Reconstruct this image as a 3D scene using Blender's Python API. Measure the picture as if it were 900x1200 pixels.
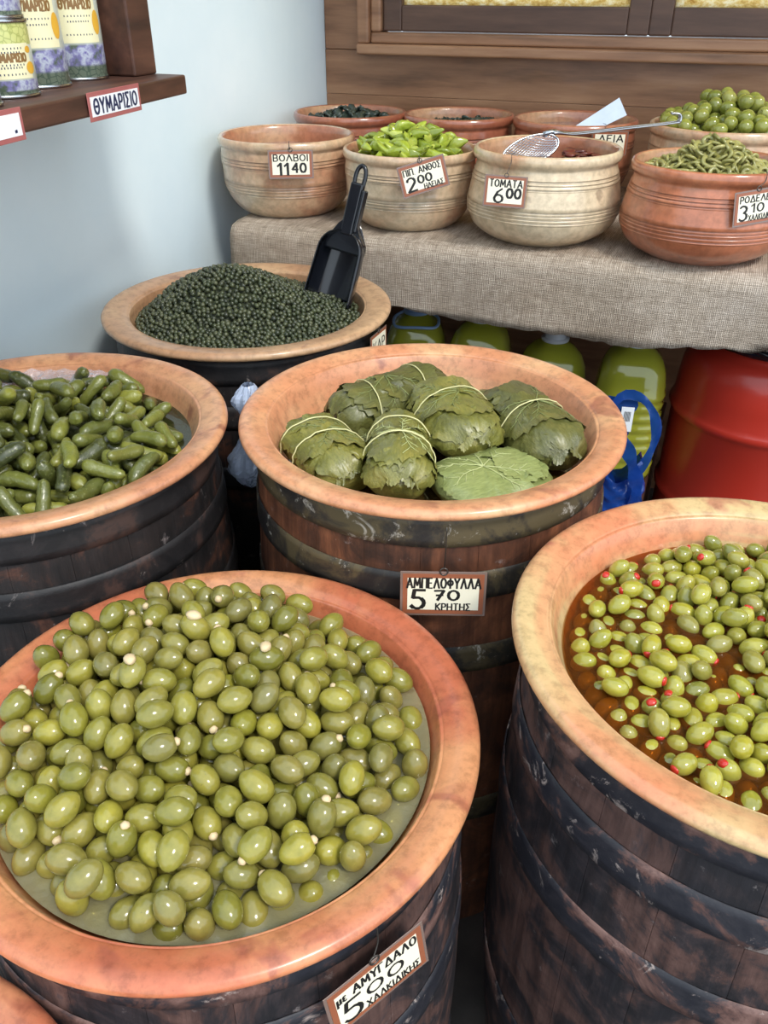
import bpy, bmesh, math, random
import numpy as np
from mathutils import Vector, Matrix, Euler, noise as mnoise

# ------------------------------------------------------------------ camera, light
scene = bpy.context.scene
C = scene.collection
for o in list(bpy.data.objects): bpy.data.objects.remove(o)
PI = math.pi
cd = bpy.data.cameras.new('camera'); cam = bpy.data.objects.new('camera', cd); C.objects.link(cam)
cd.sensor_fit = 'VERTICAL'; cd.sensor_height = 24.0; cd.lens = 24.0*985/1200; cd.clip_start = .02
cam.location = (0, 0, 1.35); cam.rotation_euler = (math.radians(90-32.17), 0, math.radians(21.5))
scene.camera = cam
w = bpy.data.worlds.new('world'); scene.world = w; w.use_nodes = True
wb = w.node_tree.nodes['Background']; wb.inputs[0].default_value = (.80, .90, 1.0, 1); wb.inputs[1].default_value = 1.65
sd = bpy.data.lights.new('sun_offscreen', 'SUN'); sd.energy = 2.0; sd.angle = math.radians(13); sd.color = (1, .955, .88)
sun = bpy.data.objects.new('sun_offscreen', sd); C.objects.link(sun)
sun.rotation_euler = Vector((-.72, .46, -1.0)).to_track_quat('-Z', 'Y').to_euler(); sun.location = (1, -1, 3)
vs = scene.view_settings
vs.view_transform = 'Standard'; vs.look = 'None'; vs.gamma = 1; vs.use_curve_mapping = False; vs.exposure = .16

# ------------------------------------------------------------------ helpers
def srgb(r, g, b):
    f = lambda c: (c/255/12.92) if c/255 <= .04045 else ((c/255+.055)/1.055)**2.4
    return (f(r), f(g), f(b), 1)

def node(nt, t, **k):
    n = nt.nodes.new(t)
    for a, v in k.items(): setattr(n, a, v)
    return n

def ramp(nt, cols, fac):
    r = node(nt, 'ShaderNodeValToRGB'); e = r.color_ramp.elements
    while len(e) < len(cols): e.new(.5)
    for i, c in enumerate(cols):
        p, c = c if len(c) == 2 else (i/(len(cols)-1), c)
        e[i].position = p; e[i].color = c
    nt.links.new(fac, r.inputs[0]); return r.outputs[0]

def coords(nt, scale=(1, 1, 1), rnd=False, space='Object'):
    tc = node(nt, 'ShaderNodeTexCoord'); mp = node(nt, 'ShaderNodeMapping'); mp.inputs['Scale'].default_value = scale
    nt.links.new(tc.outputs[space], mp.inputs[0])
    if rnd:
        oi = node(nt, 'ShaderNodeObjectInfo'); m = node(nt, 'ShaderNodeMath', operation='MULTIPLY'); m.inputs[1].default_value = 37
        nt.links.new(oi.outputs['Random'], m.inputs[0]); nt.links.new(m.outputs[0], mp.inputs['Location'])
    return mp.outputs[0]

def noisef(nt, vec, scale, detail=5, rough=.6, dist=0):
    n = node(nt, 'ShaderNodeTexNoise'); n.inputs['Scale'].default_value = scale; n.inputs['Detail'].default_value = detail
    n.inputs['Roughness'].default_value = rough; n.inputs['Distortion'].default_value = dist
    nt.links.new(vec, n.inputs['Vector']); return n.outputs['Fac']

def mix(nt, a, b, fac, mode='MIX'):
    m = node(nt, 'ShaderNodeMix', data_type='RGBA', blend_type=mode)
    for s, v in ((m.inputs[0], fac), (m.inputs[6], a), (m.inputs[7], b)):
        if hasattr(v, 'is_output'): nt.links.new(v, s)
        else: s.default_value = v
    return m.outputs[2]

def bump(nt, bsdf, h, strength=.3, dist=.002):
    b = node(nt, 'ShaderNodeBump'); b.inputs['Strength'].default_value = strength; b.inputs['Distance'].default_value = dist
    nt.links.new(h, b.inputs['Height']); nt.links.new(b.outputs[0], bsdf.inputs['Normal'])

def newmat(name):
    m = bpy.data.materials.new(name); m.use_nodes = True
    return m, m.node_tree, m.node_tree.nodes['Principled BSDF']

def mat(name, cols, scale=10, rough=.5, stretch=(1, 1, 1), bs=.2, bd=.001, metal=0, coat=0, rnd=False, detail=5, sss=0, spec=.5, bscale=None, trans=0):
    m, nt, b = newmat(name); v = coords(nt, stretch, rnd)
    f = noisef(nt, v, scale, detail)
    col = ramp(nt, cols, f); nt.links.new(col, b.inputs['Base Color'])
    b.inputs['Roughness'].default_value = rough; b.inputs['Metallic'].default_value = metal
    b.inputs['Coat Weight'].default_value = coat; b.inputs['Specular IOR Level'].default_value = spec
    b.inputs['Transmission Weight'].default_value = trans
    if sss: b.inputs['Subsurface Weight'].default_value = sss; b.inputs['Subsurface Radius'].default_value = (.006, .006, .002)
    if bs: bump(nt, b, noisef(nt, v, bscale or scale*3, 4), bs, bd)
    return m

def link(name, me, material=None, parent=None, loc=(0, 0, 0), rot=None):
    o = bpy.data.objects.new(name, me); C.objects.link(o)
    if material is not None and me is not None and not me.materials:
        for mm in (material if isinstance(material, (list, tuple)) else [material]): me.materials.append(mm)
    o.parent = parent; o.location = loc
    if rot is not None: o.rotation_euler = rot
    return o

def tag(o, label, cat=None, group=None, kind=None):
    if label: o['label'] = label
    if cat: o['category'] = cat
    if group: o['group'] = group
    if kind: o['kind'] = kind
    return o

def thing(name, label, cat, loc=(0, 0, 0), rot=None, group=None):
    o = bpy.data.objects.new(name, None); C.objects.link(o); o.empty_display_size = .05; o.location = loc
    if rot is not None: o.rotation_euler = rot
    return tag(o, label, cat, group)

def smooth(me, on=True):
    me.polygons.foreach_set('use_smooth', [on]*len(me.polygons)); return me

def pyd(name, v, f, sm=True, mats=None):
    me = bpy.data.meshes.new(name); me.from_pydata([tuple(map(float, p)) for p in v], [], f); me.update()
    if sm: smooth(me)
    if mats is not None: me.polygons.foreach_set('material_index', mats)
    return me

def lathe(name, prof, seg=64, wob=0, seed=0, mi=None):
    v, f, ms = [], [], []
    for i, (r, z) in enumerate(prof):
        for j in range(seg):
            a = 2*PI*j/seg
            k = 1+wob*mnoise.noise(Vector((math.cos(a)*1.3+seed, math.sin(a)*1.3, z*6)))
            v.append((r*k*math.cos(a), r*k*math.sin(a), z))
    for i in range(len(prof)-1):
        for j in range(seg):
            a, b = i*seg+j, i*seg+(j+1) % seg
            f.append((a, b, b+seg, a+seg)); ms.append(mi[i] if mi else 0)
    for i, rev in ((0, True), (len(prof)-1, False)):
        if 0 < prof[i][0] < .01:
            r = list(range(i*seg, (i+1)*seg)); f.append(tuple(r[::-1] if rev else r)); ms.append(mi[min(i, len(prof)-2)] if mi else 0)
    me = pyd(name, v, f, True, ms)
    return me

def spline(pts, n):
    pts = [Vector(p) for p in pts]; P = [2*pts[0]-pts[1]]+pts+[2*pts[-1]-pts[-2]]; out = []
    for k in range(n+1):
        t = k/n*(len(pts)-1); i = min(int(t), len(pts)-2); u = t-i
        a, b, c, d = P[i:i+4]
        out.append(.5*((2*b)+(c-a)*u+(2*a-5*b+4*c-d)*u*u+(3*b-a-3*c+d)*u**3))
    return out

def tubedata(pts, r, seg=8, closed=False):
    pts = [Vector(p) for p in pts]; n = len(pts); v, f = [], []
    rr = r if isinstance(r, (list, tuple)) else [r]*n
    up = Vector((0, 0, 1)); pn = None
    for i in range(n):
        t = (pts[(i+1) % n]-pts[i-1]) if closed else (pts[min(i+1, n-1)]-pts[max(i-1, 0)])
        t.normalize()
        if pn is None:
            pn = t.orthogonal().normalized()
        else:
            pn = (pn-t*pn.dot(t)); pn = pn.normalized() if pn.length > 1e-6 else t.orthogonal().normalized()
        bn = t.cross(pn)
        for j in range(seg):
            a = 2*PI*j/seg; v.append(pts[i]+rr[i]*(math.cos(a)*pn+math.sin(a)*bn))
    for i in range(n if closed else n-1):
        for j in range(seg):
            a, b = i*seg+j, i*seg+(j+1) % seg; c, d = ((i+1) % n)*seg+(j+1) % seg, ((i+1) % n)*seg+j
            f.append((a, b, c, d))
    if not closed:
        f.append(tuple(range(seg))[::-1]); f.append(tuple(range((n-1)*seg, n*seg)))
    return v, f

def tube(name, pts, r, seg=8, closed=False): return pyd(name, *tubedata(pts, r, seg, closed))

def joined(name, parts):
    v, f = [], []
    for pv, pf in parts:
        k = len(v); v += list(pv); f += [tuple(i+k for i in q) for q in pf]
    return pyd(name, v, f)

def boxm(name, x0, x1, y0, y1, z0, z1, bev=.003, segs=2):
    bm = bmesh.new(); bmesh.ops.create_cube(bm, size=1)
    for q in bm.verts: q.co = Vector(((x0+x1)/2+q.co.x*(x1-x0), (y0+y1)/2+q.co.y*(y1-y0), (z0+z1)/2+q.co.z*(z1-z0)))
    if bev: bmesh.ops.bevel(bm, geom=bm.edges[:], offset=bev, segments=segs, affect='EDGES', profile=.5)
    me = bpy.data.meshes.new(name); bm.to_mesh(me); bm.free(); return me

def prism(name, poly, z0, z1, bev=.002):
    bm = bmesh.new(); vb = [bm.verts.new((x, y, z0)) for x, y in poly]; vt = [bm.verts.new((x, y, z1)) for x, y in poly]; n = len(poly)
    bm.faces.new(vb[::-1]); bm.faces.new(vt)
    for i in range(n): bm.faces.new((vb[i], vb[(i+1) % n], vt[(i+1) % n], vt[i]))
    if bev: bmesh.ops.bevel(bm, geom=bm.edges[:], offset=bev, segments=2, affect='EDGES', profile=.5)
    me = bpy.data.meshes.new(name); bm.to_mesh(me); bm.free(); return me

def ico(sub=2):
    bm = bmesh.new(); bmesh.ops.create_icosphere(bm, subdivisions=sub, radius=1)
    v = np.array([p.co[:] for p in bm.verts]); f = [tuple(q.index for q in p.verts) for p in bm.faces]; bm.free(); return v, f

def uvs(seg=18, rings=10):
    bm = bmesh.new(); bmesh.ops.create_uvsphere(bm, u_segments=seg, v_segments=rings, radius=1)
    v = np.array([p.co[:] for p in bm.verts]); f = [tuple(q.index for q in p.verts) for p in bm.faces]; bm.free(); return v, f

def nz(p, s, off=0): return mnoise.noise(Vector((p[0]*s+off, p[1]*s, p[2]*s)))

# ---- settling of elongated bodies under gravity in a bowl (position based)
BWZ = np.array([-.13, -.105, -.08, -.048, -.026, -.0105, .0]); BWR = np.array([.10, .160, .192, .212, .222, .229, .235])
def pack(n, L, r, k, core, rin, seed, iters=110, h0=.05, flat=.5, bowl=True):
    rng = np.random.default_rng(seed)
    off = np.linspace(-(L-r), L-r, k) if k > 1 else np.zeros(1)
    a = rng.uniform(0, 2*PI, n); q = (rin-r)*np.sqrt(rng.uniform(0, 1, n))
    c = np.stack([q*np.cos(a), q*np.sin(a), np.zeros(n)], 1); c[:, 2] = core(c[:, 0], c[:, 1])+r+rng.uniform(0, h0, n)
    ax = rng.normal(size=(n, 3)); ax[:, 2] *= flat; ax /= np.linalg.norm(ax, axis=1)[:, None]
    body = np.repeat(np.arange(n), k); off2 = (off**2).sum()
    for it in range(iters):
        c[:, 2] -= .0012*(1-it/iters) if it < iters-25 else 0
        p = (c[:, None, :]+ax[:, None, :]*off[None, :, None]).reshape(-1, 3)
        for sub in range(2):
            sq = (p*p).sum(1); d2 = sq[:, None]+sq[None]-2*p@p.T
            i, j = np.nonzero(d2 < (2*r)**2); m = (i < j) & (body[i] != body[j]); i, j = i[m], j[m]
            dv = p[i]-p[j]; d = np.linalg.norm(dv, axis=1)+1e-7; push = (.5*(2*r-d)/d*.7)[:, None]*dv
            np.add.at(p, i, push); np.add.at(p, j, -push)
            rho = np.hypot(p[:, 0], p[:, 1]); lim = np.minimum(rin, np.interp(p[:, 2]-r*.5, BWZ, BWR)-.002)-r if bowl else rin-r; s = np.where(rho > lim, lim/np.maximum(rho, 1e-6), 1)
            p[:, 0] *= s; p[:, 1] *= s
            p[:, 2] = np.maximum(p[:, 2], core(p[:, 0], p[:, 1])+r*.85)
        P = p.reshape(n, k, 3); c = P.mean(1)
        if k > 1:
            ax = (P*off[None, :, None]).sum(1)/off2; ax /= np.linalg.norm(ax, axis=1)[:, None]+1e-9
    return c, ax

def scatter(n, R, hf, sep, seed, tries=40):
    rng = random.Random(seed); cell = {}; out = []
    for _ in range(n*tries):
        if len(out) >= n: break
        a = rng.uniform(0, 2*PI); q = R*math.sqrt(rng.random()); x, y = q*math.cos(a), q*math.sin(a)
        ci, cj = int(math.floor(x/sep)), int(math.floor(y/sep)); ok = True
        for di in (-1, 0, 1):
            for dj in (-1, 0, 1):
                for (ux, uy) in cell.get((ci+di, cj+dj), ()):
                    if (ux-x)**2+(uy-y)**2 < sep*sep: ok = False
        if ok: cell.setdefault((ci, cj), []).append((x, y)); out.append((x, y, hf(x, y)))
    return out

def axrot(ax, roll=0):
    return (Vector(ax).to_track_quat('X', 'Z').to_matrix() @ Matrix.Rotation(roll, 3, 'X'))

def grid_disc(name, R, hf, rings=14, seg=64, jit=0, seed=0):
    v = [(0, 0, hf(0, 0))]; f = []
    for i in range(1, rings+1):
        for j in range(seg):
            a = 2*PI*j/seg; x, y = R*i/rings*math.cos(a), R*i/rings*math.sin(a)
            v.append((x, y, hf(x, y)+(jit*nz((x, y, seed), 90) if jit else 0)))
    for j in range(seg): f.append((0, 1+j, 1+(j+1) % seg))
    for i in range(rings-1):
        for j in range(seg):
            a, b = 1+i*seg+j, 1+i*seg+(j+1) % seg; f.append((a, a+seg, b+seg, b))
    return pyd(name, v, f)

# ---- brush lettering
def arc(cx, cy, rx, ry, a0, a1, n=10):
    return [(cx+rx*math.cos(math.radians(a0+(a1-a0)*i/n)), cy+ry*math.sin(math.radians(a0+(a1-a0)*i/n))) for i in range(n+1)]
GL = {
 'Α': (.8, [[(0, 0), (.4, 1), (.8, 0)], [(.16, .33), (.64, .33)]]),
 'Β': (.6, [[(0, 0), (0, 1), (.35, 1)]+arc(.35, .76, .2, .24, 90, -90, 6)+[(0, .52)], [(.35, .52)]+arc(.35, .26, .25, .26, 90, -90, 6)+[(0, 0)]]),
 'Γ': (.55, [[(0, 0), (0, 1), (.55, 1)]]), 'Δ': (.8, [[(0, 0), (.4, 1), (.8, 0), (0, 0)]]),
 'Ε': (.55, [[(.55, 1), (0, 1), (0, 0), (.55, 0)], [(0, .52), (.45, .52)]]),
 'Η': (.65, [[(0, 0), (0, 1)], [(.65, 0), (.65, 1)], [(0, .5), (.65, .5)]]),
 'Θ': (.75, [arc(.375, .5, .375, .5, 0, 360, 18), [(.2, .5), (.55, .5)]]),
 'Ι': (.1, [[(.05, 0), (.05, 1)]]), 'Κ': (.62, [[(0, 0), (0, 1)], [(.6, 1), (0, .45)], [(.15, .58), (.62, 0)]]),
 'Λ': (.78, [[(0, 0), (.39, 1), (.78, 0)]]), 'Μ': (.9, [[(0, 0), (.1, 1), (.45, .25), (.8, 1), (.9, 0)]]),
 'Ν': (.7, [[(0, 0), (0, 1), (.7, 0), (.7, 1)]]), 'Ο': (.72, [arc(.36, .5, .36, .48, 90, 450, 18)]),
 'Π': (.68, [[(0, 0), (0, 1), (.68, 1), (.68, 0)]]),
 'Ρ': (.55, [[(0, 0), (0, 1), (.3, 1)]+arc(.3, .73, .25, .27, 90, -90, 6)+[(0, .46)]]),
 'Σ': (.6, [[(.6, 1), (0, 1), (.35, .52), (0, 0), (.6, 0)]]), 'Τ': (.65, [[(0, 1), (.65, 1)], [(.325, 1), (.325, 0)]]),
 'Υ': (.7, [[(0, 1), (.35, .5), (.7, 1)], [(.35, .5), (.35, 0)]]),
 'Φ': (.75, [arc(.375, .55, .36, .28, 0, 360, 16), [(.375, 1.0), (.375, 0)]]),
 'Χ': (.7, [[(0, 1), (.7, 0)], [(.7, 1), (0, 0)]]),
 'μ': (.45, [[(0, -.3), (.05, .6), (.05, .1), (.25, 0), (.4, .15), (.42, .6), (.42, 0)]]),
 'ε': (.35, [arc(.2, .45, .18, .16, 40, 260, 6)+arc(.2, .15, .2, .16, 100, 320, 6)]),
 '.': (.1, [[(0, 0), (.06, .02)]]), ' ': (.35, []),
 '0': (.62, [arc(.31, .5, .31, .48, 90, 450, 16)]), '1': (.35, [[(0, .75), (.3, 1), (.3, 0)]]),
 '2': (.6, [arc(.3, .72, .28, .26, 170, -30, 8)+[(0, .02), (.65, .05)]]),
 '3': (.55, [arc(.25, .76, .25, .23, 150, -80, 8)+arc(.25, .27, .28, .27, 85, -150, 8)]),
 '4': (.65, [[(.5, 0), (.5, 1), (0, .32), (.65, .32)]]),
 '5': (.6, [[(.6, 1), (.14, 1), (.08, .58)]+arc(.26, .3, .3, .3, 100, -150, 10)]),
 '6': (.58, [[(.5, 1), (.2, .75), (.02, .35)]+arc(.29, .28, .28, .27, 180, 530, 14)]),
 '7': (.58, [[(0, .95), (.58, .98), (.2, 0)], [(.12, .48), (.52, .52)]]),
}
def lettering(name, lines, material, parent, z, wrap=None):
    """lines: (text, x, y, height, width or None, stroke); on the local XZ plane facing -Y at y=z, or wrapped on a radius"""
    v, f = [], []
    def put(x, y, lift):
        if wrap: a = x/wrap; v.append((wrap*math.sin(a)*(1+lift), -wrap*math.cos(a)*(1+lift), y))
        else: v.append((x, z-lift*.0002, y))
    for text, x, y, h, wd, sw in lines:
        tot = sum(GL[c][0]+.28 for c in text)-.28; sx = (wd/tot) if wd else h; cx = x; li = 0
        for c in text:
            cw, strokes = GL[c]
            for s in strokes:
                s = [(cx+p[0]*sx, y+p[1]*h) for p in s]
                for (ax_, ay), (bx, by) in zip(s, s[1:]):
                    l = math.hypot(bx-ax_, by-ay)
                    if l < 1e-7: continue
                    dx, dy = (bx-ax_)/l, (by-ay)/l; hw = sw*.5*(1.12 if abs(dy) > abs(dx) else .8); li = (li+1) % 7
                    k = len(v); e = hw*.45
                    for qx, qy in ((ax_-dx*e-dy*hw, ay-dy*e+dx*hw), (ax_-dx*e+dy*hw, ay-dy*e-dx*hw), (bx+dx*e+dy*hw, by+dy*e-dx*hw), (bx+dx*e-dy*hw, by+dy*e+dx*hw)):
                        put(qx, qy, (li*.02) if not wrap else .001+li*.00005)
                    f.append((k, k+1, k+2, k+3))
            cx += (cw+.28)*sx
    return link(name, pyd(name, v, f, False), material, parent)

# ------------------------------------------------------------------ materials
def terracotta(name, base, pale, dark, seed, pale_amt=.5, rough=.42, stains=.6):
    m, nt, b = newmat(name); v = coords(nt); mp = v.node; mp.inputs['Location'].default_value = (seed*3.1, seed*1.7, seed)
    big = noisef(nt, v, 5, 6, .6); fine = noisef(nt, v, 60, 4, .7); spot = noisef(nt, v, 13, 3, .5, .5)
    col = ramp(nt, [(pale_amt-.09, base), (pale_amt+.09, pale)], big)
    ring = node(nt, 'ShaderNodeTexNoise'); ring.inputs['Scale'].default_value = 2.2; ring.inputs['Detail'].default_value = 3
    mp2 = node(nt, 'ShaderNodeMapping'); mp2.inputs['Scale'].default_value = (1, 1, 30); tc = node(nt, 'ShaderNodeTexCoord')
    nt.links.new(tc.outputs['Object'], mp2.inputs[0]); nt.links.new(mp2.outputs[0], ring.inputs['Vector'])
    col = mix(nt, col, base, ramp(nt, [(.5, (0, 0, 0, 1)), (.62, (.6, .6, .6, 1))], ring.outputs['Fac']))
    col = mix(nt, col, dark, ramp(nt, [(stains, (0, 0, 0, 1)), (stains+.06, (.65, .65, .65, 1))], spot))
    col = mix(nt, col, ramp(nt, [(.36, (.74, .72, .70, 1)), (.5, (.96, .96, .95, 1)), (.64, (1.06, 1.06, 1.06, 1))], fine), 1, 'MULTIPLY')
    nt.links.new(col, b.inputs['Base Color']); b.inputs['Roughness'].default_value = rough
    b.inputs['Coat Weight'].default_value = .45; b.inputs['Coat Roughness'].default_value = .16
    bump(nt, b, fine, .12, .0012); return m

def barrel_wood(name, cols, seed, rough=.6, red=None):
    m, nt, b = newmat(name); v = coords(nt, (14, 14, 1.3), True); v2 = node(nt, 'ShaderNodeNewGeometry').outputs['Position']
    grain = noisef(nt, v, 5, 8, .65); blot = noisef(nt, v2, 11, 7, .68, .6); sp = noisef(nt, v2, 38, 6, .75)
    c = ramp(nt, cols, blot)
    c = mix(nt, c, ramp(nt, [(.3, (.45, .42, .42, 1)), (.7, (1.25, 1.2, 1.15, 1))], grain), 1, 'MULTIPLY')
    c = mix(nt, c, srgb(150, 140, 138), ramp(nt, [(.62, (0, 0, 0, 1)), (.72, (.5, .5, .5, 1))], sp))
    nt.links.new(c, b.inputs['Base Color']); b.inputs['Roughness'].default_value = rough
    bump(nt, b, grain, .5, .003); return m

def hoop_mat(name, cols, speck, amt):
    m, nt, b = newmat(name); v = node(nt, 'ShaderNodeNewGeometry').outputs['Position']; bl = noisef(nt, v, 12, 7, .7, .5); sp = noisef(nt, v, 30, 6, .75, .6)
    c = mix(nt, ramp(nt, cols, bl), speck, ramp(nt, [(amt, (0, 0, 0, 1)), (amt+.07, (.8, .8, .8, 1))], sp))
    nt.links.new(c, b.inputs['Base Color']); b.inputs['Roughness'].default_value = .55; bump(nt, b, sp, .4, .002); return m

def fruit(name, cols, rough=.2, spots=None, sss=.15, coat=.4, smin=.66, wart=0):
    m, nt, b = newmat(name); oi = node(nt, 'ShaderNodeObjectInfo'); ge = node(nt, 'ShaderNodeNewGeometry')
    s = node(nt, 'ShaderNodeMath', operation='ADD'); nt.links.new(oi.outputs['Random'], s.inputs[0]); nt.links.new(ge.outputs['Random Per Island'], s.inputs[1])
    fr = node(nt, 'ShaderNodeMath', operation='FRACT'); nt.links.new(s.outputs[0], fr.inputs[0])
    c = ramp(nt, cols, fr.outputs[0]); v = coords(nt, (1, 1, 1), True); n1 = noisef(nt, v, 70, 3); n2 = noisef(nt, v, 260, 3, .6)
    c = mix(nt, c, ramp(nt, [(.3, (.78, .8, .7, 1)), (.7, (1.15, 1.12, 1.05, 1))], n1), 1, 'MULTIPLY')
    if spots: c = mix(nt, c, spots, ramp(nt, [(smin, (0, 0, 0, 1)), (smin+.08, (.6, .6, .6, 1))], n2))
    nt.links.new(c, b.inputs['Base Color']); b.inputs['Roughness'].default_value = rough
    b.inputs['Coat Weight'].default_value = coat; b.inputs['Coat Roughness'].default_value = .08
    b.inputs['Subsurface Weight'].default_value = sss; b.inputs['Subsurface Radius'].default_value = (.008, .008, .002); b.inputs['Subsurface Scale'].default_value = .6
    bump(nt, b, n2 if wart else n1, wart or .1, .0015 if wart else .001); return m

def liquid(name, col, tint, body, rough=.04, rip=.5):
    m, nt, b = newmat(name); tr = node(nt, 'ShaderNodeBsdfTransparent'); tr.inputs[0].default_value = tint
    b.inputs['Base Color'].default_value = col; b.inputs['Roughness'].default_value = rough; b.inputs['Coat Weight'].default_value = 1; b.inputs['Coat Roughness'].default_value = .02
    v = coords(nt); n1 = noisef(nt, v, 48, 4, .6); bump(nt, b, n1, rip, .004)
    mx = node(nt, 'ShaderNodeMixShader'); mx.inputs[0].default_value = body
    nt.links.new(tr.outputs[0], mx.inputs[1]); nt.links.new(b.outputs[0], mx.inputs[2]); nt.links.new(mx.outputs[0], nt.nodes['Material Output'].inputs[0]); return m

def film(name, col, body=.3, rough=.12):
    m = liquid(name, col, (.93, .95, .98, 1), body, rough); return m

PLASTER = mat('plaster', [(.35, srgb(218, 235, 242)), (.65, srgb(228, 242, 247))], 2.5, .75, bs=.15, bd=.003, bscale=14)
WOODWALL = mat('wood_panel', [(.3, srgb(112, 78, 54)), (.5, srgb(150, 108, 78)), (.7, srgb(172, 130, 96))], 3.2, .5, (.9, 8, 8), .25, .001, coat=.15, rnd=True, detail=8)
DARKWOOD = mat('dark_wood', [(.3, srgb(54, 34, 28)), (.55, srgb(84, 54, 42)), (.75, srgb(108, 72, 56))], 4, .5, (8, 1, 8), .3, .001, rnd=True, detail=8)
SASHWOOD = mat('sash_wood', [(.3, srgb(74, 52, 42)), (.7, srgb(104, 76, 60))], 4, .5, (1, 8, 8), .2, .001, rnd=True)
FLOORM = mat('dark_concrete', [(.3, srgb(52, 48, 46)), (.7, srgb(84, 78, 74))], 6, .8, bs=.4, bd=.004)
CEILM = mat('added_ceiling_boards', [(.3, srgb(150, 130, 105)), (.7, srgb(176, 156, 130))], 4, .7, (8, 1, 1))
def burlap():
    m, nt, b = newmat('burlap'); v = coords(nt)
    wv = []
    for d in ('X', 'Z', 'Y'):
        q = node(nt, 'ShaderNodeTexWave', bands_direction=d); q.inputs['Scale'].default_value = 95; q.inputs['Distortion'].default_value = 2.2; q.inputs['Detail'].default_value = 2; q.inputs['Detail Scale'].default_value = 1.5
        nt.links.new(v, q.inputs['Vector']); wv.append(q.outputs['Fac'])
    mx = node(nt, 'ShaderNodeMath', operation='MULTIPLY'); nt.links.new(wv[0], mx.inputs[0])
    a = node(nt, 'ShaderNodeMath', operation='ADD'); nt.links.new(wv[1], a.inputs[0]); nt.links.new(wv[2], a.inputs[1]); nt.links.new(a.outputs[0], mx.inputs[1])
    big = noisef(nt, v, 4, 6, .65)
    th = noisef(nt, coords(nt, (6, 1, 120)), 6, 4, .6); tv = noisef(nt, coords(nt, (120, 6, 6)), 6, 4, .6)
    c = ramp(nt, [(.3, srgb(172, 156, 138)), (.55, srgb(200, 186, 170)), (.75, srgb(214, 202, 190))], big)
    for t in (th, tv): c = mix(nt, c, ramp(nt, [(.35, (.66, .64, .62, 1)), (.62, (1.08, 1.08, 1.08, 1))], t), 1, 'MULTIPLY')
    c = mix(nt, c, ramp(nt, [(0, (.72, .7, .68, 1)), (.8, (1.08, 1.08, 1.08, 1))], mx.outputs[0]), 1, 'MULTIPLY')
    nt.links.new(c, b.inputs['Base Color']); b.inputs['Roughness'].default_value = .95; b.inputs['Specular IOR Level'].default_value = .1
    bump(nt, b, mx.outputs[0], .5, .002); return m
BURLAP = burlap()
STEEL = mat('steel', [srgb(178, 184, 192), srgb(205, 210, 216)], 20, .22, metal=1, bs=0)
WIRE = mat('dark_wire', [srgb(70, 66, 62), srgb(110, 104, 98)], 30, .4, metal=.8, bs=0)
BLACKP = mat('black_plastic', [srgb(14, 16, 22), srgb(22, 25, 32)], 12, .22, bs=0, coat=.3)
CARDB = mat('tag_border', [srgb(140, 78, 52), srgb(165, 98, 66)], 14, .4, bs=0, coat=.3)
CARDC = mat('tag_cream', [srgb(240, 232, 205), srgb(250, 244, 222)], 8, .4, bs=0, coat=.3)
LAMIN = mat('tag_laminate', [srgb(120, 98, 88), srgb(138, 116, 106)], 8, .25, bs=0, coat=.6)
INK = mat('black_ink', [srgb(18, 16, 16), srgb(30, 28, 26)], 20, .5, bs=0)
WHITEC = mat('white_card', [srgb(236, 240, 244), srgb(246, 248, 250)], 8, .45, bs=0)
REDC = mat('red_card', [srgb(158, 84, 84), srgb(180, 110, 106)], 40, .45, bs=0)
NAVY = mat('navy_ink', [srgb(28, 36, 72), srgb(36, 46, 86)], 20, .5, bs=0)

# ------------------------------------------------------------------ the place
tag(link('floor', boxm('floor', -1.25, 2.4, -2.0, 2.6, -.06, 0, 0), FLOORM), None, kind='structure')
tag(link('wall_left', boxm('wall_left', -1.25, -1.13, -1.2, 2.6, 0, 2.7, 0), PLASTER), None, kind='structure')
tag(link('added_ceiling', boxm('added_ceiling', -1.25, 2.4, 1.55, 2.6, 2.7, 2.78, 0), CEILM), None, kind='structure')  # unseen ceiling, added over the back only so the sky light is less flat
def back_wall():
    bm = bmesh.new()
    for (x0, x1, z0, z1) in ((-1.13, 2.4, 0, 1.20), (-1.13, -1.0, 1.20, 1.95), (.55, 2.4, 1.20, 1.95), (-1.13, 2.4, 1.95, 2.7)):
        r = bmesh.ops.create_cube(bm, size=1)
        for q in r['verts']: q.co = Vector(((x0+x1)/2+q.co.x*(x1-x0), 2.5+q.co.y*.12, (z0+z1)/2+q.co.z*(z1-z0)))
    me = bpy.data.meshes.new('wall_back'); bm.to_mesh(me); bm.free(); return me
wall = tag(link('wall_back', back_wall(), WOODWALL), None, kind='structure')
for z0, z1 in ((.60, .78), (.78, .935), (.935, 1.085), (1.085, 1.195)):
    link('plank', boxm('plank', -1.129, 1.6, 2.42, 2.44, z0+.0003, z1-.0003, .0012), WOODWALL, wall)
link('plank', boxm('plank', -1.129, -1.0, 2.42, 2.44, 1.196, 2.1, .0025), WOODWALL, wall)
link('plank', boxm('plank', -1.0, 1.6, 2.42, 2.44, 1.96, 2.1, .0025), WOODWALL, wall)
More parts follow.
